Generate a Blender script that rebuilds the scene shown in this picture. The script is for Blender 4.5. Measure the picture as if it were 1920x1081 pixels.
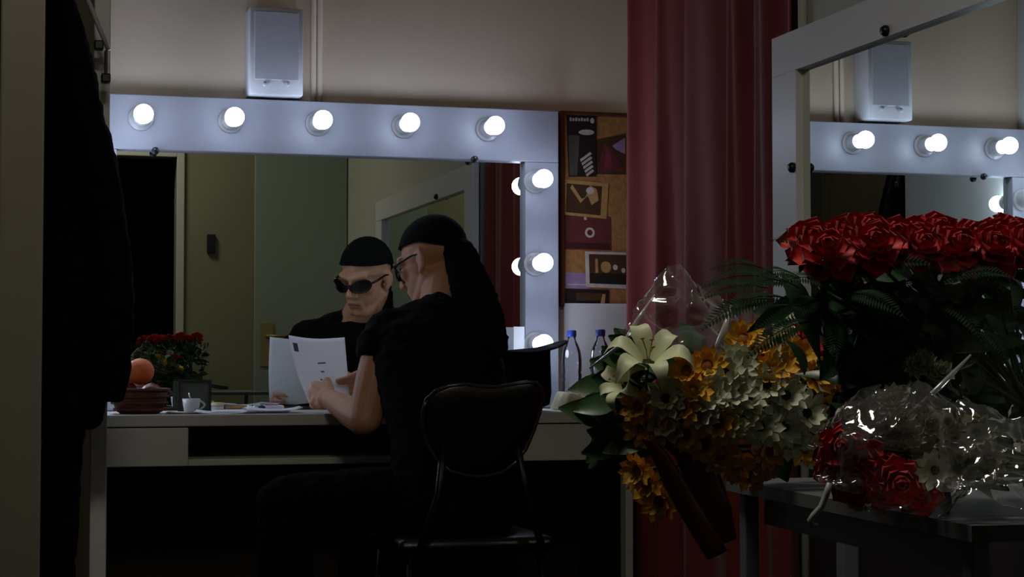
import bpy, bmesh, math, random
from mathutils import Vector, Matrix, noise
V = Vector
random.seed(7)
for o in list(bpy.data.objects): bpy.data.objects.remove(o)
SC = bpy.context.scene
COL = SC.collection

# ------------------------------------------------------------------ camera
FPX = 3459.0                       # focal length in pixels of the 1920 wide frame
YAW, PITCH, CAMZ = math.radians(15.93), math.radians(2.32), 0.878
cam = bpy.data.cameras.new('camera'); co = bpy.data.objects.new('camera', cam); COL.objects.link(co)
cam.sensor_fit = 'HORIZONTAL'; cam.sensor_width = 36.0; cam.lens = FPX / 1920 * 36
cam.clip_start = 0.02
co.location = (0, 0, CAMZ); co.rotation_euler = (math.pi / 2 + PITCH, 0, -YAW)
SC.camera = co
CF = V((math.cos(PITCH) * math.sin(YAW), math.cos(PITCH) * math.cos(YAW), math.sin(PITCH)))
CR = V((math.cos(YAW), -math.sin(YAW), 0)); CU = CR.cross(CF)
def P(px, py, X=None, Y=None, Z=None):
    """world point seen at a pixel on the plane X=, Y= or Z="""
    d = CF + CR * ((px - 960) / FPX) + CU * ((540.5 - py) / FPX)
    if X is not None: t = X / d.x
    elif Y is not None: t = Y / d.y
    else: t = (Z - CAMZ) / d.z
    return V((0, 0, CAMZ)) + d * t

# ------------------------------------------------------------------ world, exposure
w = bpy.data.worlds.new('world'); SC.world = w; w.use_nodes = True
w.node_tree.nodes['Background'].inputs[0].default_value = (0.5, 0.55, 0.6, 1)
w.node_tree.nodes['Background'].inputs[1].default_value = 0.004
vs = SC.view_settings
vs.view_transform = 'Standard'; vs.look = 'None'; vs.exposure = 0.5; vs.gamma = 1.0; vs.use_curve_mapping = False
BULB = 11.6          # radiance of the frosted globes
CEIL = 11.0         # radiance of the dim ceiling lamp

# ------------------------------------------------------------------ materials
def lin(c):
    f = lambda u: u / 12.92 if u <= 0.04045 else ((u + 0.055) / 1.055) ** 2.4
    return tuple(f(x / 255) for x in c) + (1,)
MATS = {}
def mat(name, rgb, rough=0.6, metal=0.0, var=0.12, scale=8.0, bump=0.0, bscale=60.0, sheen=0.0, trans=0.0, spec=0.5, coords='Object', stretch=(1, 1, 1), sub=0.0):
    if name in MATS: return MATS[name]
    m = bpy.data.materials.new(name); m.use_nodes = True; MATS[name] = m
    nt = m.node_tree; b = nt.nodes['Principled BSDF']
    tc = nt.nodes.new('ShaderNodeTexCoord'); mp = nt.nodes.new('ShaderNodeMapping'); mp.inputs['Scale'].default_value = stretch
    nt.links.new(tc.outputs[coords], mp.inputs[0])
    n = nt.nodes.new('ShaderNodeTexNoise'); n.inputs['Scale'].default_value = scale; n.inputs['Detail'].default_value = 4
    nt.links.new(mp.outputs[0], n.inputs['Vector'])
    r = nt.nodes.new('ShaderNodeValToRGB'); c = lin(rgb)
    r.color_ramp.elements[0].position = 0.3; r.color_ramp.elements[1].position = 0.7
    r.color_ramp.elements[0].color = tuple(x * (1 - var) for x in c[:3]) + (1,)
    r.color_ramp.elements[1].color = tuple(min(1, x * (1 + var)) for x in c[:3]) + (1,)
    nt.links.new(n.outputs[0], r.inputs[0]); nt.links.new(r.outputs[0], b.inputs['Base Color'])
    b.inputs['Roughness'].default_value = rough; b.inputs['Metallic'].default_value = metal
    b.inputs['Specular IOR Level'].default_value = spec
    if sheen: b.inputs['Sheen Weight'].default_value = sheen
    if trans: b.inputs['Transmission Weight'].default_value = trans
    if sub:
        b.inputs['Subsurface Weight'].default_value = sub; b.inputs['Subsurface Scale'].default_value = 0.01
    if bump:
        n2 = nt.nodes.new('ShaderNodeTexNoise'); n2.inputs['Scale'].default_value = bscale; n2.inputs['Detail'].default_value = 3
        nt.links.new(mp.outputs[0], n2.inputs['Vector'])
        bp = nt.nodes.new('ShaderNodeBump'); bp.inputs['Strength'].default_value = bump; bp.inputs['Distance'].default_value = 0.01
        nt.links.new(n2.outputs[0], bp.inputs['Height']); nt.links.new(bp.outputs[0], b.inputs['Normal'])
    return m
def emit(name, rgb, strength):
    m = bpy.data.materials.new(name); m.use_nodes = True; b = m.node_tree.nodes['Principled BSDF']
    b.inputs['Base Color'].default_value = (0.8, 0.8, 0.8, 1)
    b.inputs['Emission Color'].default_value = rgb; b.inputs['Emission Strength'].default_value = strength
    return m
def mirror_mat(name, rgb, rough=0.0):
    m = bpy.data.materials.new(name); m.use_nodes = True; b = m.node_tree.nodes['Principled BSDF']
    b.inputs['Base Color'].default_value = rgb; b.inputs['Metallic'].default_value = 1; b.inputs['Roughness'].default_value = rough
    return m
def film(name, tint, gloss=0.35, rough=0.12):
    """thin clear plastic: see-through with a fresnel gloss"""
    m = bpy.data.materials.new(name); m.use_nodes = True; nt = m.node_tree
    for n in list(nt.nodes):
        if n.type != 'OUTPUT_MATERIAL': nt.nodes.remove(n)
    out = [n for n in nt.nodes if n.type == 'OUTPUT_MATERIAL'][0]
    tr = nt.nodes.new('ShaderNodeBsdfTransparent'); tr.inputs[0].default_value = tint
    gl = nt.nodes.new('ShaderNodeBsdfGlossy'); gl.inputs['Roughness'].default_value = rough; gl.inputs[0].default_value = (1, 1, 1, 1)
    lw = nt.nodes.new('ShaderNodeFresnel'); lw.inputs[0].default_value = 1.45
    mu = nt.nodes.new('ShaderNodeMath'); mu.operation = 'MULTIPLY'; mu.inputs[1].default_value = gloss * 3; mu.use_clamp = True
    nt.links.new(lw.outputs[0], mu.inputs[0])
    mx = nt.nodes.new('ShaderNodeMixShader'); nt.links.new(mu.outputs[0], mx.inputs[0])
    nt.links.new(tr.outputs[0], mx.inputs[1]); nt.links.new(gl.outputs[0], mx.inputs[2]); nt.links.new(mx.outputs[0], out.inputs[0])
    return m
WALL = mat('wall_paint', (240, 221, 198), 0.75, var=0.05, scale=2, bump=0.08, bscale=40)
WALLF = mat('olive_wall_paint', (132, 129, 102), 0.7, var=0.05, scale=2, bump=0.05, bscale=40)
PILLAR = mat('pale_grey_wall_paint', (186, 186, 174), 0.7, var=0.05, scale=2)
DARKWOOD_SHADE = mat('dark_panelling_and_shade', (42, 30, 22), 0.55, var=0.4, scale=5, stretch=(1, 6, 1))  # wood of the left wall; also painted shade under the desk and in the corridor
CARPET = mat('dark_floor', (38, 34, 32), 0.9, var=0.2, scale=30, bump=0.2, bscale=200)
CEILM = mat('ceiling_paint', (150, 146, 138), 0.9, var=0.04)
BOARD = mat('white_board_laminate', (154, 156, 168), 0.4, var=0.03, scale=4)
WHITE = mat('white_lacquer', (222, 222, 222), 0.35, var=0.03, scale=4)
DESKW = mat('desk_laminate', (200, 198, 191), 0.4, var=0.04, scale=6)
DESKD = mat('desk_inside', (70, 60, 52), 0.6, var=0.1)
MIRROR = mirror_mat('mirror_silver', (0.74, 0.78, 0.73, 1))
BLACKP = mat('black_plastic', (14, 14, 15), 0.4, var=0.1)
CHROME = mirror_mat('brushed_chrome', (0.62, 0.62, 0.64, 1), 0.22)
PORC = mat('porcelain_socket', (190, 190, 194), 0.3, var=0.03)
GLOBE = emit('lit_frosted_glass', (0.67, 0.78, 1.0, 1), BULB)
SPKW = mat('speaker_shell', (222, 224, 232), 0.5, var=0.03)
SPKG = mat('speaker_grille', (205, 206, 218), 0.8, var=0.05, scale=300, bump=0.3, bscale=900)
CURT = mat('red_curtain_cloth', (122, 38, 33), 0.85, var=0.12, scale=10, bump=0.15, bscale=500, sheen=0.15, stretch=(1, 1, 0.15))
CORK = mat('cork', (170, 118, 66), 0.9, var=0.22, scale=60, bump=0.3, bscale=220)
WOODF = mat('brown_wood_frame', (92, 48, 34), 0.5, var=0.25, scale=12, stretch=(8, 1, 1))
BLACKC = mat('black_cloth', (8, 8, 9), 0.95, var=0.25, scale=20, bump=0.15, bscale=300, spec=0.1)
SHIRT = mat('black_cotton', (11, 11, 12), 0.95, var=0.2, scale=18, bump=0.12, bscale=350, spec=0.12)
BANDANA = mat('black_bandana_cloth', (15, 16, 14), 0.95, var=0.2, scale=30, bump=0.12, bscale=350, spec=0.12)
PANTS = mat('black_trouser_cloth', (8, 9, 11), 0.95, var=0.2, scale=18, bump=0.12, bscale=300, spec=0.1)
SKIN = mat('skin', (198, 142, 110), 0.5, var=0.07, scale=25, bump=0.05, bscale=250, sub=0.08)
LIP = mat('lips', (150, 88, 76), 0.45, var=0.08, scale=40)
LENS = mat('dark_lens', (16, 6, 5), 0.06, var=0.05)
FRAMEG = mat('glasses_frame', (40, 10, 10), 0.25, var=0.1)
CHAIRB = mat('dark_brown_vinyl', (16, 9, 7), 0.35, var=0.15, scale=15, bump=0.08, bscale=150)
CHAIRM = mat('dark_metal_tube', (18, 17, 17), 0.4, metal=0.4, var=0.1)
def translucent(m, f):
    nt = m.node_tree; b = nt.nodes['Principled BSDF']; out = [n for n in nt.nodes if n.type == 'OUTPUT_MATERIAL'][0]
    t = nt.nodes.new('ShaderNodeBsdfTranslucent'); t.inputs[0].default_value = b.inputs['Base Color'].default_value
    nt.links.new(b.inputs['Base Color'].links[0].from_socket, t.inputs[0])
    x = nt.nodes.new('ShaderNodeMixShader'); x.inputs[0].default_value = f
    nt.links.new(b.outputs[0], x.inputs[1]); nt.links.new(t.outputs[0], x.inputs[2]); nt.links.new(x.outputs[0], out.inputs[0]); return m
PAPER = mat('white_paper', (246, 246, 250), 0.8, var=0.02, scale=3)
translucent(PAPER, .35)
INK = mat('grey_ink', (96, 98, 116), 0.8, var=0.05)
INKD = mat('dark_ink', (46, 48, 74), 0.8, var=0.05)
BRASS = mat('dull_brass', (150, 132, 84), 0.4, metal=0.3, var=0.1)
DOORM = mat('grey_green_door', (142, 154, 138), 0.55, var=0.05, scale=3, stretch=(1, 1, 0.2))
PLAST = film('clear_bottle_plastic', (0.90, 0.92, 0.97, 1), 0.5, 0.06)
def hazy(m, f, rgb=(.8, .82, .85, 1)):
    nt = m.node_tree; out = [n for n in nt.nodes if n.type == 'OUTPUT_MATERIAL'][0]; src = out.inputs[0].links[0].from_socket
    d = nt.nodes.new('ShaderNodeBsdfDiffuse'); d.inputs[0].default_value = rgb; x = nt.nodes.new('ShaderNodeMixShader'); x.inputs[0].default_value = f
    nt.links.new(src, x.inputs[1]); nt.links.new(d.outputs[0], x.inputs[2]); nt.links.new(x.outputs[0], out.inputs[0]); return m
GLINT = hazy(film('cellophane_glint', (0.9, 0.92, 0.94, 1), 0.9, 0.10), 0.35)  # white haze mixed in so the strips read as glints
CELLO = film('cellophane', (0.955, 0.96, 0.965, 1), 0.75, 0.07)
hazy(CELLO, .05)
BLUEC = mat('blue_cap', (36, 60, 150), 0.4, var=0.05)
ORANGE = mat('orange_peel', (236, 120, 52), 0.5, var=0.08, scale=12, bump=0.3, bscale=260)
APPLE = mat('dark_red_fruit', (120, 44, 26), 0.4, var=0.2, scale=20)
WICKER = mat('brown_wicker', (92, 50, 32), 0.7, var=0.3, scale=40, bump=0.2, bscale=120)
CREAM = mat('cream_towel', (200, 192, 158), 0.95, var=0.1, scale=20, bump=0.3, bscale=300)
ROSE = mat('red_rose_petal', (200, 16, 24), 0.55, var=0.25, scale=60, sheen=0.1)
YEL = mat('yellow_petal', (240, 186, 52), 0.6, var=0.15, scale=60)
WHT = mat('white_petal', (222, 224, 200), 0.6, var=0.06, scale=60)
LILYM = mat('lily_petal', (214, 220, 180), 0.5, var=0.08, scale=40)
EYE = mat('dark_flower_eye', (44, 40, 18), 0.8, var=0.3, scale=200)
LEAF = mat('green_leaf', (54, 86, 44), 0.45, var=0.25, scale=30)
LEAFD = mat('dark_green_leaf', (44, 82, 52), 0.34, var=0.3, scale=30)
STEM = mat('green_stem', (48, 78, 38), 0.6, var=0.2)
RIB = mat('brown_ribbon', (96, 38, 28), 0.35, var=0.15, scale=10)
RIBW = mat('pale_ribbon', (170, 175, 176), 0.3, var=0.06)
TABLE = mat('grey_table_top', (100, 102, 108), 0.6, var=0.05)
LEGM = mat('grey_table_leg', (110, 113, 125), 0.4, var=0.05)

# ------------------------------------------------------------------ mesh helpers
class MB:
    def __init__(s): s.v = []; s.f = []
    def add(s, vs_, fs):
        k = len(s.v); s.v += [tuple(p) for p in vs_]; s.f += [tuple(i + k for i in f) for f in fs]; return s
    def box(s, a, b, m=None, bev=0.0):
        bm = bmesh.new(); bmesh.ops.create_cube(bm, size=1)
        a, b = V(a), V(b); c = (a + b) / 2; d = b - a
        for q in bm.verts: q.co = V((q.co.x * d.x, q.co.y * d.y, q.co.z * d.z))
        if bev: bmesh.ops.bevel(bm, geom=bm.edges[:], offset=min(bev, 0.45 * min(abs(x) for x in d)), segments=2, affect='EDGES', profile=0.5)
        for q in bm.verts: q.co = (m @ (q.co + c)) if m else q.co + c
        bm.verts.index_update()
        s.add([q.co for q in bm.verts], [[q.index for q in f.verts] for f in bm.faces]); bm.free(); return s
    def tube(s, pts, rad, n=10, cap=True):
        pts = [V(p) for p in pts]
        if not hasattr(rad, '__len__'): rad = [rad] * len(pts)
        t0 = (pts[1] - pts[0]).normalized()
        u = t0.orthogonal().normalized(); vs_ = []; fs = []
        for i, p in enumerate(pts):
            t = (pts[min(i + 1, len(pts) - 1)] - pts[max(i - 1, 0)]).normalized()
            u = (u - t * u.dot(t)).normalized(); w_ = t.cross(u)
            for k in range(n):
                a = 2 * math.pi * k / n; vs_.append(p + (u * math.cos(a) + w_ * math.sin(a)) * rad[i])
        for i in range(len(pts) - 1):
            for k in range(n):
                k2 = (k + 1) % n; fs.append((i * n + k, i * n + k2, (i + 1) * n + k2, (i + 1) * n + k))
        if cap: fs.append(tuple(range(n - 1, -1, -1))); fs.append(tuple((len(pts) - 1) * n + k for k in range(n)))
        return s.add(vs_, fs)
    def lathe(s, prof, c=(0, 0, 0), n=24, m=None):
        """prof: (radius, z) from bottom to top"""
        c = V(c); vs_ = []; fs = []
        for r, z in prof:
            for k in range(n):
                a = 2 * math.pi * k / n; p = V((r * math.cos(a), r * math.sin(a), z)); vs_.append((m @ p if m else p) + c)
        for i in range(len(prof) - 1):
            for k in range(n):
                k2 = (k + 1) % n; fs.append((i * n + k, i * n + k2, (i + 1) * n + k2, (i + 1) * n + k))
        fs.append(tuple(range(n - 1, -1, -1))); fs.append(tuple((len(prof) - 1) * n + k for k in range(n)))
        return s.add(vs_, fs)
    def ell(s, c, r, m=None, n=20, h=12):
        c = V(c); vs_ = []; fs = []
        for i in range(1, h):
            th = math.pi * i / h
            for k in range(n):
                a = 2 * math.pi * k / n
                p = V((r[0] * math.sin(th) * math.cos(a), r[1] * math.sin(th) * math.sin(a), -r[2] * math.cos(th))); vs_.append((m @ p if m else p) + c)
        b = len(vs_); q = V((0, 0, -r[2])); vs_.append((m @ q if m else q) + c); q = V((0, 0, r[2])); vs_.append((m @ q if m else q) + c)
        for i in range(h - 2):
            for k in range(n):
                k2 = (k + 1) % n; fs.append((i * n + k, i * n + k2, (i + 1) * n + k2, (i + 1) * n + k))
        for k in range(n):
            k2 = (k + 1) % n; fs.append((b, k2, k)); fs.append((b + 1, (h - 2) * n + k, (h - 2) * n + k2))
        return s.add(vs_, fs)
    def cap(s, a, b, ra, rb, n=14):
        a, b = V(a), V(b); t = (b - a).normalized(); pts = []; rad = []
        for i in range(1, 5):
            th = math.pi / 2 * i / 5; pts.append(a - t * ra * math.cos(th)); rad.append(ra * math.sin(th))
        pts.append(a); rad.append(ra); pts.append(b); rad.append(rb)
        for i in range(4, 0, -1):
            th = math.pi / 2 * i / 5; pts.append(b + t * rb * math.cos(th)); rad.append(rb * math.sin(th))
        return s.tube(pts, rad, n)
    def loft(s, secs, n=28):
        """secs: (centre, lateral vector, sagittal vector) closed volume of ellipses"""
        vs_ = []; fs = []
        for c, l, g in secs:
            for k in range(n):
                a = 2 * math.pi * k / n; vs_.append(V(c) + V(l) * math.cos(a) + V(g) * math.sin(a))
        for i in range(len(secs) - 1):
            for k in range(n):
                k2 = (k + 1) % n; fs.append((i * n + k, i * n + k2, (i + 1) * n + k2, (i + 1) * n + k))
        fs.append(tuple(range(n - 1, -1, -1))); fs.append(tuple((len(secs) - 1) * n + k for k in range(n)))
        return s.add(vs_, fs)
    def grid(s, fn, nu, nv):
        vs_ = [fn(i / nu, j / nv) for j in range(nv + 1) for i in range(nu + 1)]
        fs = [(j * (nu + 1) + i, j * (nu + 1) + i + 1, (j + 1) * (nu + 1) + i + 1, (j + 1) * (nu + 1) + i) for j in range(nv) for i in range(nu)]
        return s.add(vs_, fs)
    def prism(s, poly, d):
        """closed 3D polygon extruded by vector d"""
        n = len(poly); d = V(d); vs_ = [V(p) for p in poly] + [V(p) + d for p in poly]
        fs = [tuple(range(n - 1, -1, -1)), tuple(range(n, 2 * n))] + [(i, (i + 1) % n, (i + 1) % n + n, i + n) for i in range(n)]
        return s.add(vs_, fs)
    def mesh(s, name, off=(0, 0, 0), smooth=False):
        me = bpy.data.meshes.new(name); o = V(off)
        me.from_pydata([tuple(V(p) - o) for p in s.v], [], s.f); me.validate()
        bm = bmesh.new(); bm.from_mesh(me); bmesh.ops.recalc_face_normals(bm, faces=bm.faces[:]); bm.to_mesh(me); bm.free()
        if smooth: me.shade_smooth()
        return me
def root_of(o):
    while o.parent: o = o.parent
    return o
def obj(name, mb, m, parent=None, smooth=False, label=None, solid=0.0, auto=None):
    """one mesh object; vertices are world coordinates, kept relative to the thing's base"""
    off = root_of(parent).location if parent else V((0, 0, 0))
    me = mb.mesh(name, off, smooth or auto is not None)
    if auto is not None: me.set_sharp_from_angle(angle=math.radians(auto))
    me.materials.append(m); o = bpy.data.objects.new(name, me); COL.objects.link(o)
    if parent: o.parent = parent
    if solid:
        md = o.modifiers.new('thickness', 'SOLIDIFY'); md.thickness = solid; md.offset = 0
    if label: o['label'] = label
    return o
def thing(name, label, cat, loc, group=None):
    o = bpy.data.objects.new(name, None); COL.objects.link(o); o.location = loc; o.empty_display_size = 0.05
    o['label'] = label; o['category'] = cat
    if group: o['group'] = group
    return o
def tag(o, label, cat, group=None):
    o['label'] = label; o['category'] = cat
    if group: o['group'] = group
    # the mesh was built in world space: move its origin to its base
    vs_ = [v.co for v in o.data.vertices]
    c = V(((min(v.x for v in vs_) + max(v.x for v in vs_)) / 2, (min(v.y for v in vs_) + max(v.y for v in vs_)) / 2, min(v.z for v in vs_)))
    o.data.transform(Matrix.Translation(-c)); o.location = c
    return o
def struct(name, mb, m, label, cat, parent=None, **k):
    o = obj(name, mb, m, parent, **k)
    if not parent: o['kind'] = 'structure'; o['label'] = label; o['category'] = cat
    return o
def remeshed(name, mb, vox, it, m, parent, wrinkle=0.0, wscale=14.0, label=None):
    o = obj(name, mb, m, parent, label=label)
    r = o.modifiers.new('r', 'REMESH'); r.mode = 'VOXEL'; r.voxel_size = vox; r.use_smooth_shade = True
    s = o.modifiers.new('s', 'SMOOTH'); s.factor = 0.5; s.iterations = it
    dg = bpy.context.evaluated_depsgraph_get(); me = bpy.data.meshes.new_from_object(o.evaluated_get(dg))
    o.modifiers.clear(); o.data = me
    if wrinkle:
        ns = [v.normal.copy() for v in me.vertices]
        for v, n_ in zip(me.vertices, ns):
            p = v.co * wscale; p = V((p.x, p.y, p.z * 1.8))
            h = noise.noise(p) + 0.5 * noise.noise(p * 2.3); v.co += n_ * wrinkle * (1 - abs(h) * 1.7)
    me.shade_smooth(); me.name = name
    if not me.materials: me.materials.append(m)
    return o

# ================================================================== the room
YB, YF, XR, XP, XL, ZC = 5.50, 1.20, 2.02, 1.85, -0.95, 2.75
struct('floor', MB().box((XL - .1, -1.6, -.1), (XR + .1, YB + .1, 0)), CARPET, 'dark floor of the dressing room', 'floor')
struct('ceiling', MB().box((XL - .1, -1.6, ZC), (XR + .1, YB + .1, ZC + .1)), CEILM, 'painted ceiling', 'ceiling')
struct('wall_back', MB().box((XL - .1, YB, 0), (XR + .1, YB + .1, ZC)), WALL, 'cream back wall behind the lit mirror', 'wall')
struct('wall_right', MB().box((XR, 3.97, 0), (XR + .1, YB, ZC)), WALL, 'right wall recessed behind the red curtain', 'wall')
struct('wall_right', MB().box((XP, -1.6, 0), (XR + .1, 3.97, ZC)), PILLAR, 'right wall carrying the large unlit mirror', 'wall')
struct('wall_left', MB().box((XL - .1, -1.6, 0), (XL, YB, ZC)), DARKWOOD_SHADE, 'dark left wall', 'wall')
struct('wall_front', MB().box((XL, YF - .1, 0), (-.12, YF, ZC)).box((.95, YF - .1, 0), (XP, YF, ZC)).box((-.12, YF - .1, 1.95), (.95, YF, ZC)), WALLF, 'olive wall with the dark doorway seen in the mirror', 'wall')
struct('wall_corridor', MB().box((XL, -1.6, 0), (XP, -1.5, ZC)), DARKWOOD_SHADE, 'end wall of the dark corridor', 'wall')  # dark colour carries the shade of the unlit corridor
struct('trim_1', MB().box((.95, YF - .11, 0), (.99, YF + .02, 1.99), bev=.004).box((-.16, YF - .11, 0), (-.12, YF + .02, 1.99), bev=.004).box((-.12, YF - .11, 1.95), (.95, YF + .02, 1.99), bev=.004), PILLAR, 'pale frame around the dark doorway', 'door frame')
# door leaf on the front wall, seen only in the mirror
d1 = struct('door_1', MB().box((1.355, YF + .003, .01), (1.845, YF + .04, 2.12), bev=.004), DOORM, 'grey green door seen in the mirror', 'door')
pl = obj('lock_plate', MB().box((1.385, YF + .04, .86), (1.455, YF + .046, 1.09), bev=.002), BRASS, d1)
obj('door_handle', MB().tube([(1.42, YF + .046, 1.02), (1.42, YF + .085, 1.02)], .009).tube([(1.42, YF + .08, 1.02), (1.53, YF + .08, 1.02)], .008), BRASS, pl, smooth=True)
# partition between the hanging clothes and the desk, and the nearer panel end
struct('wall_partition', MB().box((.248, 4.60, 0), (.288, YB, 2.3), bev=.003), WHITE, 'white partition panel beside the lit mirror', 'wall')
struct('wall_panel', MB().box((.014, 2.40, 0), (.069, 3.3, 2.4), bev=.003), mat('dull_panel_paint', (122, 117, 104), .7, var=.05), 'pale panel edge at the far left of the picture', 'wall')

struct('shade_panel_right', MB().box((XP - .008, YF + .002, 0), (XP - .0005, 3.968, .74), bev=.001), DARKWOOD_SHADE, 'added dark sheet for the shade along the foot of the right wall', 'shade panel')  # added dark sheet, darkens the lit wall below desk height like shade
# ================================================================== lit mirror on the back wall
GY, BY = 5.45, 5.42          # glass plane, front of the boards
vm = thing('vanity_mirror', 'large mirror on the back wall framed by white boards with lit bulbs', 'mirror', (1.0, YB, .74))
obj('backing_board', MB().box((.295, GY + .006, .75), (1.69, YB - .001, 1.655)), DESKD, vm)
obj('mirror_glass', MB().box((.34, GY, .752), (1.64, GY + .006, 1.53)), MIRROR, vm)
obj('top_board', MB().box((.29, BY, 1.497), (1.697, GY + .005, 1.657), bev=.003), BOARD, vm)
obj('side_board', MB().box((1.589, BY, .742), (1.697, GY + .005, 1.4965), bev=.003), BOARD, vm)
obj('side_board', MB().box((.29, BY, .742), (.360, GY + .005, 1.4965), bev=.003), BOARD, vm)
for q in (P(291, 283, Y=BY), P(889, 299, Y=BY)):
    obj('mirror_clip', MB().lathe([(.011, 0), (.011, .008), (.007, .014)], (q.x, BY - .001, q.z), 14, Matrix.Rotation(math.pi / 2, 3, 'X')), BLACKP, vm, smooth=True)
sock = MB().lathe([(.036, 0), (.036, .006), (.026, .012), (.026, .042), (.023, .050)], (0, 0, 0), 24, Matrix.Rotation(math.pi / 2, 3, 'X')).mesh('bulb_socket'); sock.materials.append(PORC); sock.shade_smooth(); sock.set_sharp_from_angle(angle=.6)
gl_prof = [(.016, .048), (.0185, .066)] + [(  .0282 * math.sin(math.radians(a)), .096 - .0282 * math.cos(math.radians(a))) for a in range(42, 180, 12)] + [(.002, .1242)]
glo = MB().lathe(gl_prof, (0, 0, 0), 20, Matrix.Rotation(math.pi / 2, 3, 'X')).mesh('bulb', smooth=True); glo.materials.append(GLOBE)
for x, z in [(.427, 1.588), (.686, 1.589), (.944, 1.590), (1.206, 1.592), (1.468, 1.592), (1.62, 1.436), (1.62, 1.182), (1.62, .937), (.324, 1.42), (.324, 1.17), (.324, .93)]:
    s = bpy.data.objects.new('bulb_socket', sock); COL.objects.link(s); s.parent = vm; s.location = V((x, BY, z)) - vm.location
    g = bpy.data.objects.new('bulb', glo); COL.objects.link(g); g.parent = s

# ================================================================== unlit mirror on the right wall
MX = 1.818
rm = thing('vanity_mirror', 'large unlit mirror with plain white frame on the right wall', 'mirror', (MX, 3.1, .76))
obj('backing_board', MB().box((MX + .006, 2.25, .8), (XP - .001, 3.93, 1.64)), DESKD, rm)
obj('mirror_glass', MB().box((MX, 2.3, .82), (MX + .006, 3.95, 1.60)), MIRROR, rm)
obj('frame_board', MB().box((1.80, 2.2, 1.558), (1.824, 4.045, 1.652), bev=.001), WHITE, rm)
obj('frame_board', MB().box((1.80, 3.91, .76), (1.824, 4.045, 1.558), bev=.001), WHITE, rm)
obj('frame_board', MB().box((1.80, 2.2, .76), (1.83, 2.335, 1.5575), bev=.003), WHITE, rm)
obj('frame_board', MB().box((1.80, 2.336, .76), (1.83, 3.909, .84), bev=.003), WHITE, rm)
for q in (P(1663, 58, X=1.80), P(1488, 314, X=1.80)):
    obj('mirror_clip', MB().lathe([(.012, 0), (.012, .008), (.008, .014)], (1.801, q.y, q.z), 14, Matrix.Rotation(-math.pi / 2, 3, 'Y')), BLACKP, rm, smooth=True)

# ================================================================== desk under the lit mirror
DY, DZ = 5.03, 0.74
dk = thing('vanity_desk', 'long white make-up desk under the lit mirror', 'desk', (1.0, 5.25, 0))
obj('worktop', MB().box((.289, DY, DZ - .032), (1.80, YB - .001, DZ), bev=.003), DESKW, dk)
dr = obj('drawer', MB().box((.295, DY + .006, .601), (.53, YB - .06, .705), bev=.003), DESKW, dk)
dr2 = obj('drawer', MB().box((1.36, DY + .006, .601), (1.776, YB - .06, .705), bev=.003), DESKW, dk)
obj('shelf', MB().box((.5305, DY + .012, .601), (1.3595, YB - .06, .619), bev=.002), DESKW, dk)
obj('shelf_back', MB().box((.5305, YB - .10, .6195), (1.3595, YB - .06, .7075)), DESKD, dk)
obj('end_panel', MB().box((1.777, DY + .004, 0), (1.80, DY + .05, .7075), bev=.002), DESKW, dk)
obj('end_shade', MB().box((1.777, DY + .0505, 0), (1.80, YB - .002, .7075)), DARKWOOD_SHADE, dk)  # added dark sheet: shade painted over the end panel's inner face
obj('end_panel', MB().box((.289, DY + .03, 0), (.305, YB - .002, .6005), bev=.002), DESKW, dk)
obj('shade_panel', MB().box((.3055, YB - .03, .01), (1.7765, YB - .01, .6)), DARKWOOD_SHADE, dk)  # added dark sheet standing in for the shade under the desk
# right desk under the unlit mirror
dk2 = thing('vanity_desk', 'plain desk under the unlit mirror, mostly behind the bouquets', 'desk', (1.6, 2.2, 0))
obj('worktop', MB().box((1.38, 1.75, .71), (1.797, 2.87, .74), bev=.003), DESKW, dk2)
for (x, y) in ((1.385, 2.83), (1.385, 1.77), (1.76, 2.83), (1.76, 1.77)):
    obj('leg', MB().box((x, y, 0), (x + .028, y + .03, .7095), bev=.002), LEGM, dk2)

# ================================================================== wall speaker and conduits
a, b = P(469, 11, Y=5.39), P(569, 180, Y=5.39)
sp = thing('wall_speaker', 'pale grey loudspeaker on the wall above the lit mirror', 'speaker', ((a.x + b.x) / 2, YB, b.z))
obj('cabinet', MB().box((a.x, 5.395, b.z), (b.x, YB - .001, a.z), bev=.006), SPKW, sp, auto=35)
gr = obj('grille', MB().box((a.x + .014, 5.392, b.z + .045), (b.x - .014, 5.397, a.z - .012), bev=.003), SPKG, sp)
for px in (497, 540):
    q = P(px, 157, Y=5.39); obj('knob', MB().lathe([(.007, 0), (.007, .008), (.004, .010)], (q.x, 5.395, q.z), 14, Matrix.Rotation(math.pi / 2, 3, 'X')), SPKG, sp, smooth=True)
for i, px in enumerate((588, 600)):
    q = P(px, 100, Y=5.49)
    tag(obj('conduit', MB().tube([(q.x, 5.491, 1.660), (q.x, 5.491, ZC - .002)], .0085, 10), WALL, smooth=True),
        ('painted cable conduit on the wall nearest the loudspeaker', 'painted cable conduit on the wall, right one of the pair')[i], 'conduit')
q = P(1513, 30, X=XP - .012)
tag(obj('pipe', MB().tube([(XP - .013, 3.95, .02), (XP - .013, 3.95, ZC - .002)], .011, 12), PILLAR, smooth=True), 'pale upright pipe beside the curtain above the unlit mirror', 'pipe')
q = P(396, 457, Y=2 * GY - YF - .01)
tag(obj('wall_switch', MB().box((q.x - .022, YF + .001, q.z - .05), (q.x + .022, YF + .02, q.z + .05), bev=.004).box((q.x - .008, YF + .02, q.z - .02), (q.x + .008, YF + .026, q.z + .02), bev=.002), BLACKP), 'small black switch box on the olive wall, seen in the mirror', 'switch')

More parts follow.
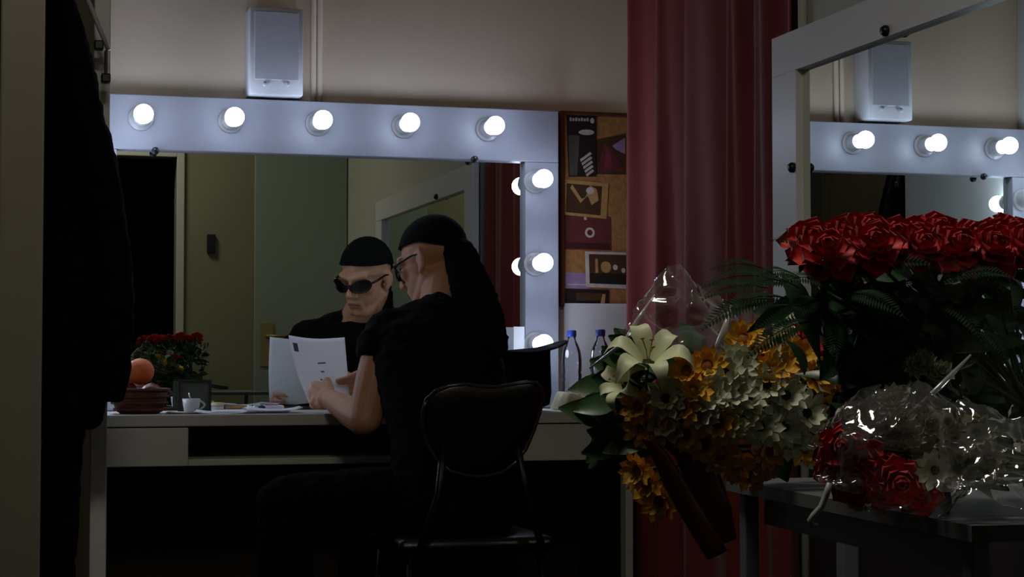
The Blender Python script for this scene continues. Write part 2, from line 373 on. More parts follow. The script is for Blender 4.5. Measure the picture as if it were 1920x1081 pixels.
# ================================================================== curtain
def curt(u, v):
    y = 5.385 - 1.325 * u; s = u * 1.325
    ph = s * 2 * math.pi / .24 + 1.3 * math.sin(s * 5.1) + .5 * math.sin(s * 13)
    z = .03 + 2.52 * v; am = .040 * (1 - .25 * v)
    return V((1.91 - .052 * u + (1 - .55 * u) * am * math.sin(ph) + .012 * math.sin(ph * 2.1 + 3 * v) * (1 - v * .5), y + .012 * math.cos(ph), z))
cu = thing('curtain', 'long pleated red curtain hanging between the two mirrors', 'curtain', (1.925, 4.77, 0))
obj('cloth', MB().grid(curt, 220, 16), CURT, cu, smooth=True, solid=.004)
obj('curtain_rod', MB().tube([(1.855, 4.0, 2.56), (1.91, 5.49, 2.56)], .012, 12), CHAIRM, cu, smooth=True)

# ================================================================== cork board and what is pinned on it
CY = 5.485
a, b = P(1050, 208, Y=CY), P(1178, 575, Y=CY)
cb = thing('cork_board', 'cork notice board with brown frame beside the lit mirror', 'notice board', ((a.x + 1.95) / 2, YB, b.z))
obj('cork_sheet', MB().box((a.x + .012, CY, b.z), (1.965, YB - .001, a.z - .012)), CORK, cb)
obj('frame_strip', MB().box((a.x - .002, CY - .012, b.z), (a.x + .0115, YB - .001, a.z), bev=.002), WOODF, cb)
obj('frame_strip', MB().box((a.x + .012, CY - .012, a.z - .0115), (1.965, YB - .001, a.z), bev=.002), WOODF, cb)
def pinned(name, corners, m, label, cat, lay=0, prints=()):
    """a sheet pinned on the cork; prints are flat patches (material, polygon in the unit square of the sheet)"""
    y = CY - .0015 - .0012 * lay
    c = [P(x, yy, Y=y) for x, yy in corners]       # TL TR BR BL
    bl = lambda u, v: (c[0] * (1 - u) + c[1] * u) * (1 - v) + (c[3] * (1 - u) + c[2] * u) * v
    t = thing(name, label, cat, (c[0] + c[1] + c[2] + c[3]) / 4)
    obj('sheet', MB().prism(c, (0, .0008, 0)), m, t)
    for k, (pm, poly) in enumerate(prints):
        obj('print', MB().prism([bl(u, v) + V((0, -.0004 - .0001 * k, 0)) for u, v in poly], (0, .0003, 0)), pm, t)
    return t
def quad(u0, v0, u1, v1): return [(u0, v0), (u1, v0), (u1, v1), (u0, v1)]
def oval(u, v, a, b, n=16): return [(u + a * math.cos(2 * math.pi * k / n), v + b * math.sin(2 * math.pi * k / n)) for k in range(n)]
pk = lambda n, c: mat('print_' + n, c, 0.6, var=0.18, scale=40)
BLK, WHP, DKG, SEP, SEPL, MAR, LIL, MAG = pk('black', (30, 20, 20)), pk('white', (206, 190, 180)), pk('dark_green', (78, 76, 62)), pk('sepia', (74, 46, 22)), pk('pale_sepia', (186, 146, 84)), pk('maroon', (104, 44, 42)), pk('lilac', (160, 130, 168)), pk('magenta', (126, 52, 66))
pr = [(DKG, quad(.04, .33, .42, .98))]
for k in range(7): pr.append((WHP, quad(.10 + .095 * k, .045 + .01 * (k % 2), .165 + .095 * k, .10)))
pr += [(WHP, oval(.86, .09, .07, .045)), (BLK, [(.42, .36), (.95, .36), (1, 1), (.3, 1)]), (WHP, oval(.66, .28, .27, .045))]
for k in range(5): pr.append((WHP, [(.42 + .05 * k, .72 + .06 * k), (.78 + .02 * k, .60 + .07 * k), (.84 + .02 * k, .63 + .07 * k), (.45 + .05 * k, .76 + .06 * k)]))
pinned('poster', [(1062, 215), (1118, 216), (1118, 331), (1066, 331)], BLK, 'dark show poster with white lettering and striped figure pinned at top of cork board', 'poster', 2, pr)
pinned('poster', [(1116, 262), (1173, 250), (1173, 327), (1118, 326)], SEP, 'poster with purple and red peak shape, tucked beside the curtain on the cork board', 'poster', 0,
       [(MAR, [(.02, .95), (.3, .15), (.48, .28), (.95, .92)]), (MAG, [(.3, .8), (.34, .22), (.5, .5), (.55, .8)]), (LIL, [(.55, .25), (.98, .1), (.98, .5), (.7, .38)])])
pinned('photograph', [(1056, 336), (1141, 344), (1137, 410), (1054, 402)], SEPL, 'tilted yellowish brown photograph pinned on cork board', 'photograph', 1,
       [(SEP, quad(.08, .1, .86, .92)), (SEPL, [(.2, .12), (.42, .5), (.5, .45), (.6, .1), (.75, .2), (.8, .5), (.65, .65), (.55, .4), (.4, .62), (.16, .22)]), (WHP, oval(.6, .25, .09, .1))])
pinned('card', [(1053, 400), (1145, 406), (1146, 469), (1053, 467)], MAR, 'dark red card with round pale emblem pinned on cork board', 'card', 0,
       [(pk('dark_red', (70, 22, 22)), quad(.1, .8, .98, .97)), (WHP, oval(.57, .5, .1, .15)), (MAR, oval(.57, .5, .055, .085)), (WHP, oval(.48, .1, .03, .05))])
pinned('photograph', [(1097, 471), (1174, 473), (1174, 541), (1099, 538)], WHP, 'brown photograph with pale border pinned on cork board above the white sheet', 'photograph', 2,
       [(SEP, quad(.09, .07, 1, .89)), (BLK, quad(.09, .6, 1, .89)), (SEPL, [(.24, .2), (.3, .2), (.31, .58), (.24, .6)]), (SEPL, oval(.5, .42, .13, .16)), (WHP, oval(.73, .42, .06, .08)), (WHP, oval(.93, .5, .05, .07))])
pinned('paper_sheet', [(1058, 510), (1106, 512), (1106, 541), (1059, 540)], LIL, 'lilac paper strip pinned on cork board under the red card', 'paper', 0, [(WHP, quad(.1, .72, .9, .78))])
pinned('photograph', [(1060, 541), (1142, 543), (1142, 570), (1060, 569)], BLK, 'dark narrow photograph at the bottom of the cork board', 'photograph', 1, [(SEP, quad(.25, .25, .85, .75)), (SEPL, [(.8, .95), (.85, .3), (.92, .3), (.9, .95)])])
a, b = P(1057, 568, Y=CY - .006), P(1172, 745, Y=CY - .006)
ws = obj('white_board', MB().box((a.x, CY - .010, .745), (1.955, CY - .006, a.z), bev=.001).box((a.x + .02, CY - .006, .745), (1.94, YB - .001, a.z - .03)), WHITE)
tag(ws, 'white board standing against the wall behind the clear bottles', 'board')

# ================================================================== on the desk
def bottle(px, y, label):
    q = P(px, 700, Y=y); x = q.x; z0 = DZ
    t = thing('water_bottle', label, 'bottle', (x, y, z0), 'clear water bottles on the desk')
    pr_ = [(.026, 0), (.031, .006)]
    for k in range(5): pr_ += [(.031, .016 + k * .022), (.0285, .022 + k * .022), (.031, .028 + k * .022)]
    pr_ += [(.031, .150), (.028, .175), (.020, .195), (.013, .208), (.012, .222)]
    obj('bottle_body', MB().lathe([(r, z + z0) for r, z in pr_], (x, y, 0), 22), PLAST, t, smooth=True)
    obj('cap', MB().lathe([(.0145, z0 + .219), (.0145, z0 + .236), (.012, z0 + .239)], (x, y, 0), 18), BLUEC, t, auto=40)
bottle(1072, 5.37, 'clear plastic water bottle with blue cap beside the lit mirror frame')
bottle(1126, 5.22, 'clear plastic water bottle with blue cap nearer the curtain')
# upside down black hat
q = P(992, 700, Y=5.16); hx, hy = q.x, 5.16
hat = thing('hat', 'black brimmed hat upside down on the desk under the lowest bulb', 'hat', (hx, hy, DZ))
mh = Matrix.Rotation(math.radians(-5), 3, 'Y')
obj('crown', MB().lathe([(.05, .0), (.066, .006), (.074, .04), (.080, .15), (.082, .170), (.078, .170), (.072, .06), (.06, .02)], (hx - .005, hy, DZ + .008), 32, mh), BLACKC, hat, smooth=True)
def brim(u, v):
    a = 2 * math.pi * u; r = .080 + .052 * v; z = .170 + .012 * v * math.cos(2 * a) + .004 * v
    return V((hx - .005, hy, DZ + .008)) + mh @ V((r * math.cos(a), r * 1.05 * math.sin(a), z))
obj('brim', MB().grid(brim, 40, 5), BLACKC, hat, smooth=True, solid=.003)
# white card leaning in the mirror corner
a, b = P(963, 612, Y=5.405), P(983, 655, Y=5.405)
tag(obj('card', MB().box((a.x, 5.403, .745), (b.x, 5.4055, a.z)).prism([(a.x + .01, 5.4055, .742), (b.x - .01, 5.4055, .742), (b.x - .01, 5.419, .742)], (0, 0, .12)), PAPER), 'small white card standing against the lower right corner of the lit mirror', 'card')
# cream towel
def towel(u, v):
    a, b = P(1047, 740, Y=5.2).x, P(1100, 740, Y=5.2).x
    e = min(1, 6 * min(u, 1 - u)) * min(1, 6 * min(v, 1 - v))
    x = a + (b - a) * u; y = 5.10 + .19 * v
    return V((x, y, DZ + .002 + e ** .5 * (.05 + .012 * noise.noise(V((x * 25, y * 25, 0))) + .006 * math.sin(y * 90)) * (1 - .35 * u)))
m_ = MB().grid(towel, 26, 26)
tag(obj('folded_towel', m_.box((P(1047, 740, Y=5.2).x + .008, 5.11, DZ + .0005), (P(1100, 740, Y=5.2).x - .008, 5.28, DZ + .006)), CREAM, smooth=True), 'folded cream towel on the desk in front of the bottles', 'towel')

def flat_sheet(name, corners, z, label, m=PAPER, cat='paper', curl=.0, grp=None):
    c = [V((p[0], p[1], z)) for p in corners]
    def fn(u, v):
        p = (c[0] * (1 - u) + c[1] * u) * (1 - v) + (c[3] * (1 - u) + c[2] * u) * v
        p.z += curl * (abs(2 * u - 1) ** 3) + .0004; return p
    o = obj(name, MB().grid(fn, 10, 6), m, smooth=True, solid=.0009)
    return tag(o, label, cat, grp)
X_ = lambda px, y: P(px, 770, Y=y).x
flat_sheet('paper_sheet', [(X_(362, 5.06), 5.055), (X_(470, 5.06), 5.05), (X_(455, 5.3), 5.30), (X_(372, 5.3), 5.31)], DZ + .001, 'white sheet lying on the desk nearest the fruit bowl', curl=.006)
flat_sheet('paper_sheet', [(X_(455, 5.06), 5.06), (X_(567, 5.06), 5.045), (X_(560, 5.28), 5.27), (X_(470, 5.28), 5.29)], DZ + .0075, 'white sheet lying on the desk just left of the hand', curl=.008)
flat_sheet('paper_sheet', [(X_(395, 5.12), 5.12), (X_(540, 5.12), 5.10), (X_(545, 5.36), 5.36), (X_(400, 5.36), 5.38)], DZ + .004, 'larger white sheet under the two loose sheets on the desk', curl=.0)
flat_sheet('paper_sheet', [(X_(690, 5.06), 5.055), (X_(760, 5.06), 5.05), (X_(750, 5.28), 5.22), (X_(685, 5.28), 5.23)], DZ + .001, 'white sheet on the desk between the arm and the body', curl=.008)
flat_sheet('folder', [(X_(310, 5.07), 5.065), (X_(378, 5.07), 5.06), (X_(365, 5.2), 5.2), (X_(318, 5.2), 5.21)], DZ + .001, 'thin black folder on the desk beside the fruit bowl', m=BLACKP, cat='folder', curl=.003)
# fruit bowl
bx_, by_ = P(262, 740, Y=5.16).x, 5.16
bowl = thing('fruit_basket', 'brown basket of fruit at the left end of the desk', 'basket', (bx_, by_, DZ))
obj('basket_body', MB().lathe([(.05, 0), (.062, .006), (.072, .03), (.078, .066), (.072, .066), (.066, .032), (.05, .012)], (bx_, by_, DZ), 30), WICKER, bowl, smooth=True)
for k in range(4):
    r = (.066, .073, .0765, .0785)[k]; z = DZ + (.012, .030, .048, .066)[k]
    obj('woven_band', MB().tube([(bx_ + (r + .002 * math.sin(i * 1.6 * math.pi)) * math.cos(2 * math.pi * i / 40), by_ + r * math.sin(2 * math.pi * i / 40), z + .002 * math.sin(i * math.pi)) for i in range(41)], .0045, 6), WICKER, bowl, smooth=True)
def fruit(name, c, r, m, label):
    t = thing(name, label, 'fruit', (c[0], c[1], c[2] - r))
    obj('skin', MB().ell(c, (r, r, r * .95), n=24, h=16), m, t, smooth=True)
    obj('stalk', MB().tube([(c[0], c[1], c[2] + r * .9), (c[0] + .002, c[1], c[2] + r * 1.02)], [.0035, .002], 6), STEM, t)
fruit('orange', (P(263, 695, Y=5.15).x, 5.15, P(263, 696, Y=5.15).z), .038, ORANGE, 'bright orange on top of the fruit basket')
fruit('apple', (bx_ - .038, 5.165, DZ + .058), .034, APPLE, 'dark red fruit in the basket, partly behind the hanging coat')
fruit('apple', (bx_ + .034, 5.19, DZ + .052), .032, APPLE, 'dark red fruit in the basket behind the orange')
# small things by the mirror
q = P(366, 750, Y=5.36)
box = thing('picture_frame', 'small dark standing frame at the mirror behind the white cup', 'picture frame', (q.x, 5.38, DZ))
DKB = mat('dark_green_card', (58, 62, 50), 0.6)
obj('panel', MB().box((q.x - .045, 5.375, DZ), (q.x + .045, 5.381, DZ + .085), bev=.002), DKB, box)
for x0, x1, z0, z1 in ((-.048, -.04, 0, .09), (.04, .048, 0, .09), (-.0399, .0399, .082, .09), (-.0399, .0399, 0, .008)):
    obj('frame_strip', MB().box((q.x + x0, 5.370, DZ + z0), (q.x + x1, 5.3749, DZ + z1), bev=.001), BLACKP, box)
obj('stand', MB().prism([(q.x - .01, 5.381, DZ + .06), (q.x - .01, 5.381, DZ + .0005), (q.x - .01, 5.40, DZ + .0005)], (.02, 0, 0)), BLACKP, box)
q = P(359, 740, Y=5.28)
cup = thing('cup', 'small white cup with dark rim near the standing frame', 'cup', (q.x, 5.28, DZ))
obj('cup_body', MB().lathe([(.017, 0), (.021, .004), (.026, .038), (.0245, .038), (.019, .006)], (q.x, 5.28, DZ), 22), PORC, cup, smooth=True)
obj('handle', MB().tube([(q.x + .024 + .013 * math.sin(math.pi * i / 8), 5.28, DZ + .008 + .024 * i / 8) for i in range(9)], .003, 6), PORC, cup, smooth=True)
obj('spoon', MB().tube([(q.x, 5.28, DZ + .01), (q.x - .008, 5.27, DZ + .055)], .0022, 6), CHROME, cup, smooth=True)
q = P(408, 750, Y=5.33)
tb = thing('cream_jar', 'small pale cream jar on the desk near the mirror', 'jar', (q.x, 5.33, DZ))
obj('jar_body', MB().lathe([(.016, 0), (.018, .003), (.018, .014), (.016, .016)], (q.x, 5.33, DZ), 20), PORC, tb, auto=40)
obj('lid', MB().lathe([(.0185, .0165), (.0185, .024), (.017, .026)], (q.x, 5.33, DZ), 20), mat('cream_lid', (206, 200, 150), .4), tb, auto=40)
br = thing('make_up_brush', 'make-up brush with wooden handle lying near the mirror', 'brush', (P(455, 755, Y=5.385).x, 5.385, DZ))
xb = br.location.x
obj('handle', MB().tube([(xb - .05, 5.385, DZ + .0085), (xb + .0, 5.385, DZ + .0085), (xb + .03, 5.388, DZ + .0085)], [.003, .005, .0045], 10), mat('brush_wood', (168, 120, 60), .4), br, smooth=True)
obj('ferrule', MB().tube([(xb + .03, 5.388, DZ + .0085), (xb + .045, 5.389, DZ + .0085)], [.005, .006], 10), CHROME, br, smooth=True)
obj('bristles', MB().tube([(xb + .045, 5.389, DZ + .0085), (xb + .058, 5.390, DZ + .0085), (xb + .066, 5.3905, DZ + .0085)], [.006, .0085, .004], 10), BLACKP, br, smooth=True)
q = P(508, 748, Y=5.40)
tg = thing('tissue_pack', 'small white packet near the mirror beside the make-up brush', 'packet', (q.x, 5.40, DZ))
obj('wrapper', MB().box((q.x - .038, 5.39, DZ + .0005), (q.x + .038, 5.415, DZ + .016), bev=.005), PAPER, tg, auto=40)
obj('flap', MB().box((q.x - .018, 5.392, DZ + .016), (q.x + .02, 5.412, DZ + .0185), bev=.001), LIL, tg)

# ================================================================== hanging clothes at the left
ct = thing('hanging_coat', 'long black coat hanging beside the white partition', 'coat', (.2, 4.38, .7))
def outline(rows, y0, thick):
    """volume lofted through rows of (py, px_left, px_right): each row one rounded section"""
    secs = []
    for py, l, r in rows:
        a, b = P(l, py, Y=y0), P(r, py, Y=y0); c = (a + b) / 2
        secs.append((c, V(((b.x - a.x) / 2, 0, 0)), V((0, thick, 0))))
    return secs
rows = [(-60, 95, 118), (-20, 82, 132), (20, 76, 143), (70, 74, 160), (140, 72, 178), (210, 70, 192), (290, 70, 216), (400, 68, 232), (500, 66, 246), (580, 66, 246), (660, 66, 230), (740, 66, 206), (800, 66, 184)]
remeshed('coat_body', MB().loft(outline(rows, 4.40, .09)), .009, 5, BLACKC, ct, wrinkle=.006, wscale=11)
sl = [P(128, 40, Y=4.33), P(152, 180, Y=4.31), P(186, 330, Y=4.30), P(206, 480, Y=4.30), P(212, 580, Y=4.30), P(207, 690, Y=4.31), P(198, 748, Y=4.31)]
remeshed('sleeve', MB().tube(sl, [.03, .036, .042, .047, .047, .044, .038], 16), .008, 4, BLACKC, ct, wrinkle=.005, wscale=14)
hg = thing('coat_hanger', 'pale plastic hanger rising behind the shoulder of the black coat', 'hanger', (.2, 4.44, 1.6))
hp = [P(150, -30, Y=4.52), P(168, 8, Y=4.52), P(186, 52, Y=4.52), P(204, 94, Y=4.52)]
obj('hanger_arm', MB().tube([P(96, -60, Y=4.52), P(125, -60, Y=4.52)] + hp, .006, 10), PORC, hg, smooth=True)
obj('hanger_hook', MB().tube([P(104, -60, Y=4.52) + V((0, 0, i * .02 if i < 5 else .1 + .02 * math.sin((i - 5) * .6))) + V((0 if i < 5 else .02 - .02 * math.cos((i - 5) * .6), 0, 0)) for i in range(10)], .003, 8), CHROME, hg, smooth=True)
for px, py in ((186, 86), (199, 148)):
    q = P(px, py, Y=4.52); obj('hanger_clip', MB().box((q.x - .012, 4.505, q.z - .01), (q.x + .010, 4.535, q.z + .012), bev=.003), BLACKP, hg)
q = P(199, 118, Y=4.52); obj('hanger_clip', MB().box((q.x - .004, 4.51, q.z - .05), (q.x + .003, 4.53, q.z + .03), bev=.002), BLACKP, hg)
rl = P(104, -60, Y=4.45).z + .11
tag(obj('clothes_rail', MB().tube([(.10, 4.43, rl + .003), (.10, 4.62, rl + .003)], .009, 10).tube([(.10, 4.61, rl + .003), (.10, 4.61, rl + .04), (.249, 4.61, rl + .04)], .009, 10), CHAIRM, smooth=True), 'short dark rail above the hanging coat', 'rail')
tr = thing('hanging_trousers', 'black trousers hanging below the black coat', 'trousers', (.15, 4.42, .2))
rows = [(700, 78, 165), (800, 78, 162), (830, 77, 155), (900, 76, 150), (1000, 76, 146), (1060, 76, 140), (1140, 74, 140), (1220, 73, 142)]
remeshed('trouser_legs', MB().loft(outline(rows, 4.44, .04)), .008, 5, PANTS, tr, wrinkle=.004, wscale=14)

# ================================================================== chair
ch = thing('chair', 'dark brown chair with rounded backrest under the seated man', 'chair', (1.17, 4.52, 0))
def brest(y):      # outline traced on the plane of the backrest, then given thickness and a curve
    px_ = [(797, 770), (803, 748), (818, 733), (842, 723), (868, 720), (900, 724), (930, 725), (960, 720), (990, 716), (1008, 718), (1018, 728), (1021, 745), (1017, 770), (1006, 805), (990, 842), (970, 868), (945, 886), (915, 893), (880, 892), (848, 884), (822, 862), (805, 830), (797, 800)]
    return [P(a, b, Y=y) for a, b in px_]
bo = brest(4.36); cx_ = sum(p.x for p in bo) / len(bo); cz_ = sum(p.z for p in bo) / len(bo)
def curve_y(p): return 4.345 - .9 * 0 + 1.1 * (p.x - cx_) ** 2 * 1.0 - .12 * (p.z - cz_)
mb = MB(); n_ = len(bo)
rings = [(.0, .012), (.55, .010), (.93, .010), (1.0, .014), (1.0, .030), (.93, .036), (.55, .046), (0, .05)]
vv = []; ff = []
for k, (s_, dy) in enumerate(rings):
    for p in bo:
        q = V((cx_ + (p.x - cx_) * max(s_, .02), 0, cz_ + (p.z - cz_) * max(s_, .02))); q.y = curve_y(q) + dy; vv.append(q)
for k in range(len(rings) - 1):
    for i in range(n_): j = (i + 1) % n_; ff.append((k * n_ + i, k * n_ + j, (k + 1) * n_ + j, (k + 1) * n_ + i))
mb.add(vv, ff)
bk = obj('backrest', mb, CHAIRB, ch, smooth=True)
obj('piping', MB().tube([V((p.x, curve_y(p) + .014, p.z)) for p in bo + bo[:2]], .005, 8), mat('glossy_piping', (52, 36, 30), .2), bk, smooth=True)
for sx in (-1, 1):
    obj('back_post', MB().tube([(1.17 + sx * .09, 4.385, .70), (1.17 + sx * .11, 4.36, .56), (1.17 + sx * .15, 4.37, .44), (1.17 + sx * .155, 4.40, .40)], .010, 10), CHAIRM, ch, smooth=True)
obj('seat', MB().box((.97, 4.40, .41), (1.37, 4.79, .450), bev=.018), CHAIRB, ch, smooth=True)
for sx in (-1, 1):
    for y0, y1 in ((4.42, 4.37), (4.76, 4.80)):
        obj('leg', MB().tube([(1.17 + sx * .165, y0,   .412), (1.17 + sx * .19, y1, .0)], .011, 10), CHAIRM, ch, smooth=True)
    obj('stretcher', MB().tube([(1.17 + sx * .178, 4.395, .2), (1.17 + sx * .178, 4.78, .2)], .008, 8), CHAIRM, ch, smooth=True)
obj('stretcher', MB().tube([(.99, 4.393, .24), (1.35, 4.393, .24)], .008, 8), CHAIRM, ch, smooth=True)

# ================================================================== the man
man = thing('person', 'man in black T-shirt, bandana and sunglasses sitting at the desk reading', 'person', (1.12, 4.65, 0))
TA = math.radians(25); FW = V((-math.sin(TA), math.cos(TA), 0)); RT = V((math.cos(TA), math.sin(TA), 0))
SL, SR = V((1.020, 4.80, .940)), V((1.320, 4.935, .945))
EL, WL = P(684, 786, Y=4.76), P(620, 780, Y=5.02); WL.z = .778
ER, WR = V((1.30, 5.17, .785)), V((1.115, 5.262, .815))
PEL = V((1.165, 4.60, .54))
HIPL, HIPR = V((1.09, 4.60, .535)), V((1.245, 4.63, .535))
KNL, KNR = V((.735, 4.69, .525)), V((1.02, 4.985, .515))
ANL, ANR = V((.735, 4.60, .09)), V((.98, 4.96, .09))
NB, HC = V((1.175, 4.872, 1.030)), V((1.192, 4.985, 1.160))
HM = Matrix.Translation(HC) @ Matrix.Rotation(math.radians(44), 4, 'Z') @ Matrix.Rotation(math.radians(-20), 4, 'X') @ Matrix.Rotation(math.radians(4), 4, 'Y')
H = lambda x, y, z: HM @ V((x, y, z))
HR = HM.to_3x3()
def torso(m, k=0.0):
    up = V((0, .35, .94)).normalized(); lean = V((0, .82, -.38)).normalized()
    f = lambda c, l, g: (V(c), RT * (l + k), (FW * .9 + V((0, 0, -.3))).normalized() * (g + k))
    m.loft([(V((1.165, 4.585, .455)), RT * (.10 + k), FW * (.07 + k)), (V((1.165, 4.59, .50)), RT * (.155 + k), FW * (.115 + k)), f((1.165, 4.61, .57), .160, .118), f((1.165, 4.66, .70), .148, .108),
            f((1.163, 4.725, .80), .160, .115), f((1.160, 4.785, .89), .172, .115), f((1.158, 4.835, .96), .165, .095), f((1.160, 4.862, 1.005), .10, .07), f((1.162, 4.872, 1.03), .06, .055)])
    m.cap(SL + RT * .02 + V((0, 0, .012)), SR - RT * .02 + V((0, 0, .012)), .050 + k, .050 + k)
    m.cap(SL + RT * .06 + V((0, -.02, .015)), NB + V((0, -.01, -.015)), .05 + k, .05 + k * .3); m.cap(SR - RT * .06 + V((0, -.02, .015)), NB + V((0, -.01, -.015)), .05 + k, .05 + k * .3)
def hand(m, w, kn, thumb, side, curl, spread=1.0, thumb_to=None):
    """palm, four unequal bent fingers and a thumb leaving the side of the palm"""
    d = (kn - w).normalized(); t = (thumb - d * thumb.dot(d)).normalized(); n = d.cross(t) * side
    pl_ = (kn - w).length
    m.cap(w - d * .02, w + d * .02, .026, .026)
    for k, (o_, ln, r) in enumerate(((.029, .074, .0092), (.0100, .082, .0094), (-.0095, .076, .0090), (-.028, .060, .0082))):
        k0 = w + d * .012 + t * o_ * .6; k1 = w + d * (pl_ - .003 * abs(k - 1)) + t * o_
        m.cap(k0, k1, .0145, .0115)
        p = k1; ang = 0; dd = (d + t * o_ * 1.2 * spread).normalized()
        for s_, seg in enumerate((.46, .30, .24)):
            ang += curl[k] * (.8, 1.1, .8)[s_]
            v_ = dd * math.cos(ang) + n * math.sin(ang); q = p + v_ * ln * seg
            m.cap(p, q, r * (1 - .07 * s_), r * (.93 - .07 * s_)); p = q
    b0 = w + d * .022 + t * .022 + n * .008; b1 = w + d * .052 + t * .046 + n * .018
    e = thumb_to if thumb_to is not None else w + d * .10 + t * .05 + n * .03
    mid = b1 + (e - b1) * .52 + t * .006
    m.cap(b0, b1, .0155, .0125); m.cap(b1, mid, .0115, .0105); m.cap(mid, e, .0102, .0088)
bd = MB(); torso(bd)
bd.cap(NB + V((0, -.015, -.04)), H(0, -.028, -.055), .060, .056); bd.cap(NB + V((0, 0, -.01)), H(0, .0, -.085), .052, .046)
# head
bd.ell(H(0, -.014, .034), (.074, .095, .086), HR, 28, 18)
bd.ell(H(0, .028, -.030), (.061, .064, .084), HR, 24, 16)
bd.ell(H(0, .060, -.095), (.028, .028, .022), HR)
for s_ in (-1, 1):
    bd.cap(H(s_ * .054, -.004, -.052), H(s_ * .024, .060, -.098), .020, .019)
    bd.cap(H(s_ * .042, .073, .026), H(s_ * .006, .086, .020), .012, .012)
    bd.ell(H(s_ * .043, .066, -.018), (.019, .017, .020), HR)
    bd.ell(H(s_ * .012, .100, -.036), (.0085, .010, .007), HR)
    ear = HR @ Matrix.Rotation(s_ * math.radians(20), 3, 'Z') @ Matrix.Rotation(math.radians(-12), 3, 'X')
    bd.ell(H(s_ * .077, -.010, -.008), (.008, .017, .030), ear); bd.ell(H(s_ * .081, -.018, .0), (.006, .012, .024), ear); bd.ell(H(s_ * .074, -.002, -.034), (.008, .009, .011), ear)
    bd.ell(H(s_ * .031, .077, .006), (.014, .011, .010), HR)
bd.cap(H(0, .088, .012), H(0, .112, -.030), .0085, .0115)
bd.cap(H(-.018, .082, -.062), H(.018, .082, -.062), .011, .011); bd.cap(H(-.016, .078, -.076), H(.016, .078, -.076), .011, .011)
# arms
bd.cap(SL, SL + (EL - SL) * .5, .052, .052); bd.cap(SL + (EL - SL) * .5, EL, .052, .045); bd.cap(EL, EL + (WL - EL) * .35, .045, .043); bd.cap(EL + (WL - EL) * .35, WL, .042, .028)
bd.cap(SR, ER, .048, .039); bd.cap(ER, ER + (WR - ER) * .4, .039, .038); bd.cap(ER + (WR - ER) * .4, WR, .038, .027)
KL = P(588, 764, Y=5.085); KL.z = .790
# legs inside the trousers
for h, k, a_ in ((HIPL, KNL, ANL), (HIPR, KNR, ANR)):
    bd.cap(h, k, .075, .054); bd.cap(k, k + (a_ - k) * .35, .053, .056); bd.cap(k + (a_ - k) * .35, a_, .056, .038); bd.cap(a_, a_ + V((-.10, .06, -.035)), .036, .028)

# ---- the sheet he holds
PTL, PTR, PBR, PBL = P(541, 628, Y=5.27), P(646, 632, Y=5.375), P(657, 760, Y=5.18), P(584, 764, Y=5.06)
def sheet(u, v):
    p = (PTL * (1 - u) + PTR * u) * (1 - v) + (PBL * (1 - u) + PBR * u) * v
    nn = (PTR - PTL).cross(PBL - PTL).normalized()
    bow = math.sin(math.pi * u) * .010 + math.sin(math.pi * v) * .012 * (1 - u)
    return p + nn * bow
hand(bd, WL, KL, V((.3, -.25, 1)), 1, (.55, .62, .70, .80), thumb_to=sheet(.06, .94) + V((.0, -.010, .004)))
KRt = WR + (sheet(.97, .66) + V((.035, .012, -.015)) - WR)
hand(bd, WR, KRt, V((0, -.25, 1)), -1, (.18, .2, .24, .3), thumb_to=sheet(.93, .60) + V((.004, -.010, .0)))
body = remeshed('body', bd, .0042, 4, SKIN, man, label='bare skin of head, arms and hands')
lp = MB().cap(H(-.017, .0925, -.0655), H(.017, .0925, -.0655), .0042, .0042, 10).cap(H(-.014, .0905, -.0735), H(.014, .0905, -.0735), .0048, .0048, 10)
obj('lips', lp, LIP, body, smooth=True)
# T-shirt
ts = MB(); torso(ts, .020)
ts.tube([SL - (EL - SL) * .06, SL, SL + (EL - SL) * .26], [.05, .069, .066], 20); ts.cap(SR, SR + (ER - SR) * .52, .066, .060)
remeshed('t_shirt', ts, .0065, 6, SHIRT, man, wrinkle=.005, wscale=15)
tp = MB()
tp.loft([(V((1.165, 4.585, .455)), RT * .15, FW * .11), (V((1.165, 4.59, .51)), RT * .175, FW * .135), (V((1.165, 4.61, .60)), RT * .175, FW * .132)])
for h, k, a_ in ((HIPL, KNL, ANL), (HIPR, KNR, ANR)):
    tp.cap(h, k, .088, .068); tp.cap(k, k + (a_ - k) * .4, .068, .068); tp.cap(k + (a_ - k) * .4, a_ + V((0, 0, .01)), .068, .060)
remeshed('trousers', tp, .008, 5, PANTS, man, wrinkle=.006, wscale=13)
for a_ in (ANL, ANR):
    dd = V((-.86, .5, 0)).normalized(); ss = V((.5, .86, 0)).normalized()
    sm = MB().loft([(a_ + dd * q - V((0, 0, a_.z - .045 + .0)) + V((0, 0, zz)), ss * r, V((0, 0, hh))) for q, r, hh, zz in ((-.075, .012, .02, .0), (-.065, .032, .04, .0), (-.02, .038, .044, .0), (.06, .042, .036, -.008), (.13, .040, .028, -.016), (.165, .024, .018, -.026), (.175, .008, .008, -.034))])
    remeshed('shoe', sm, .006, 3, BLACKP, man)
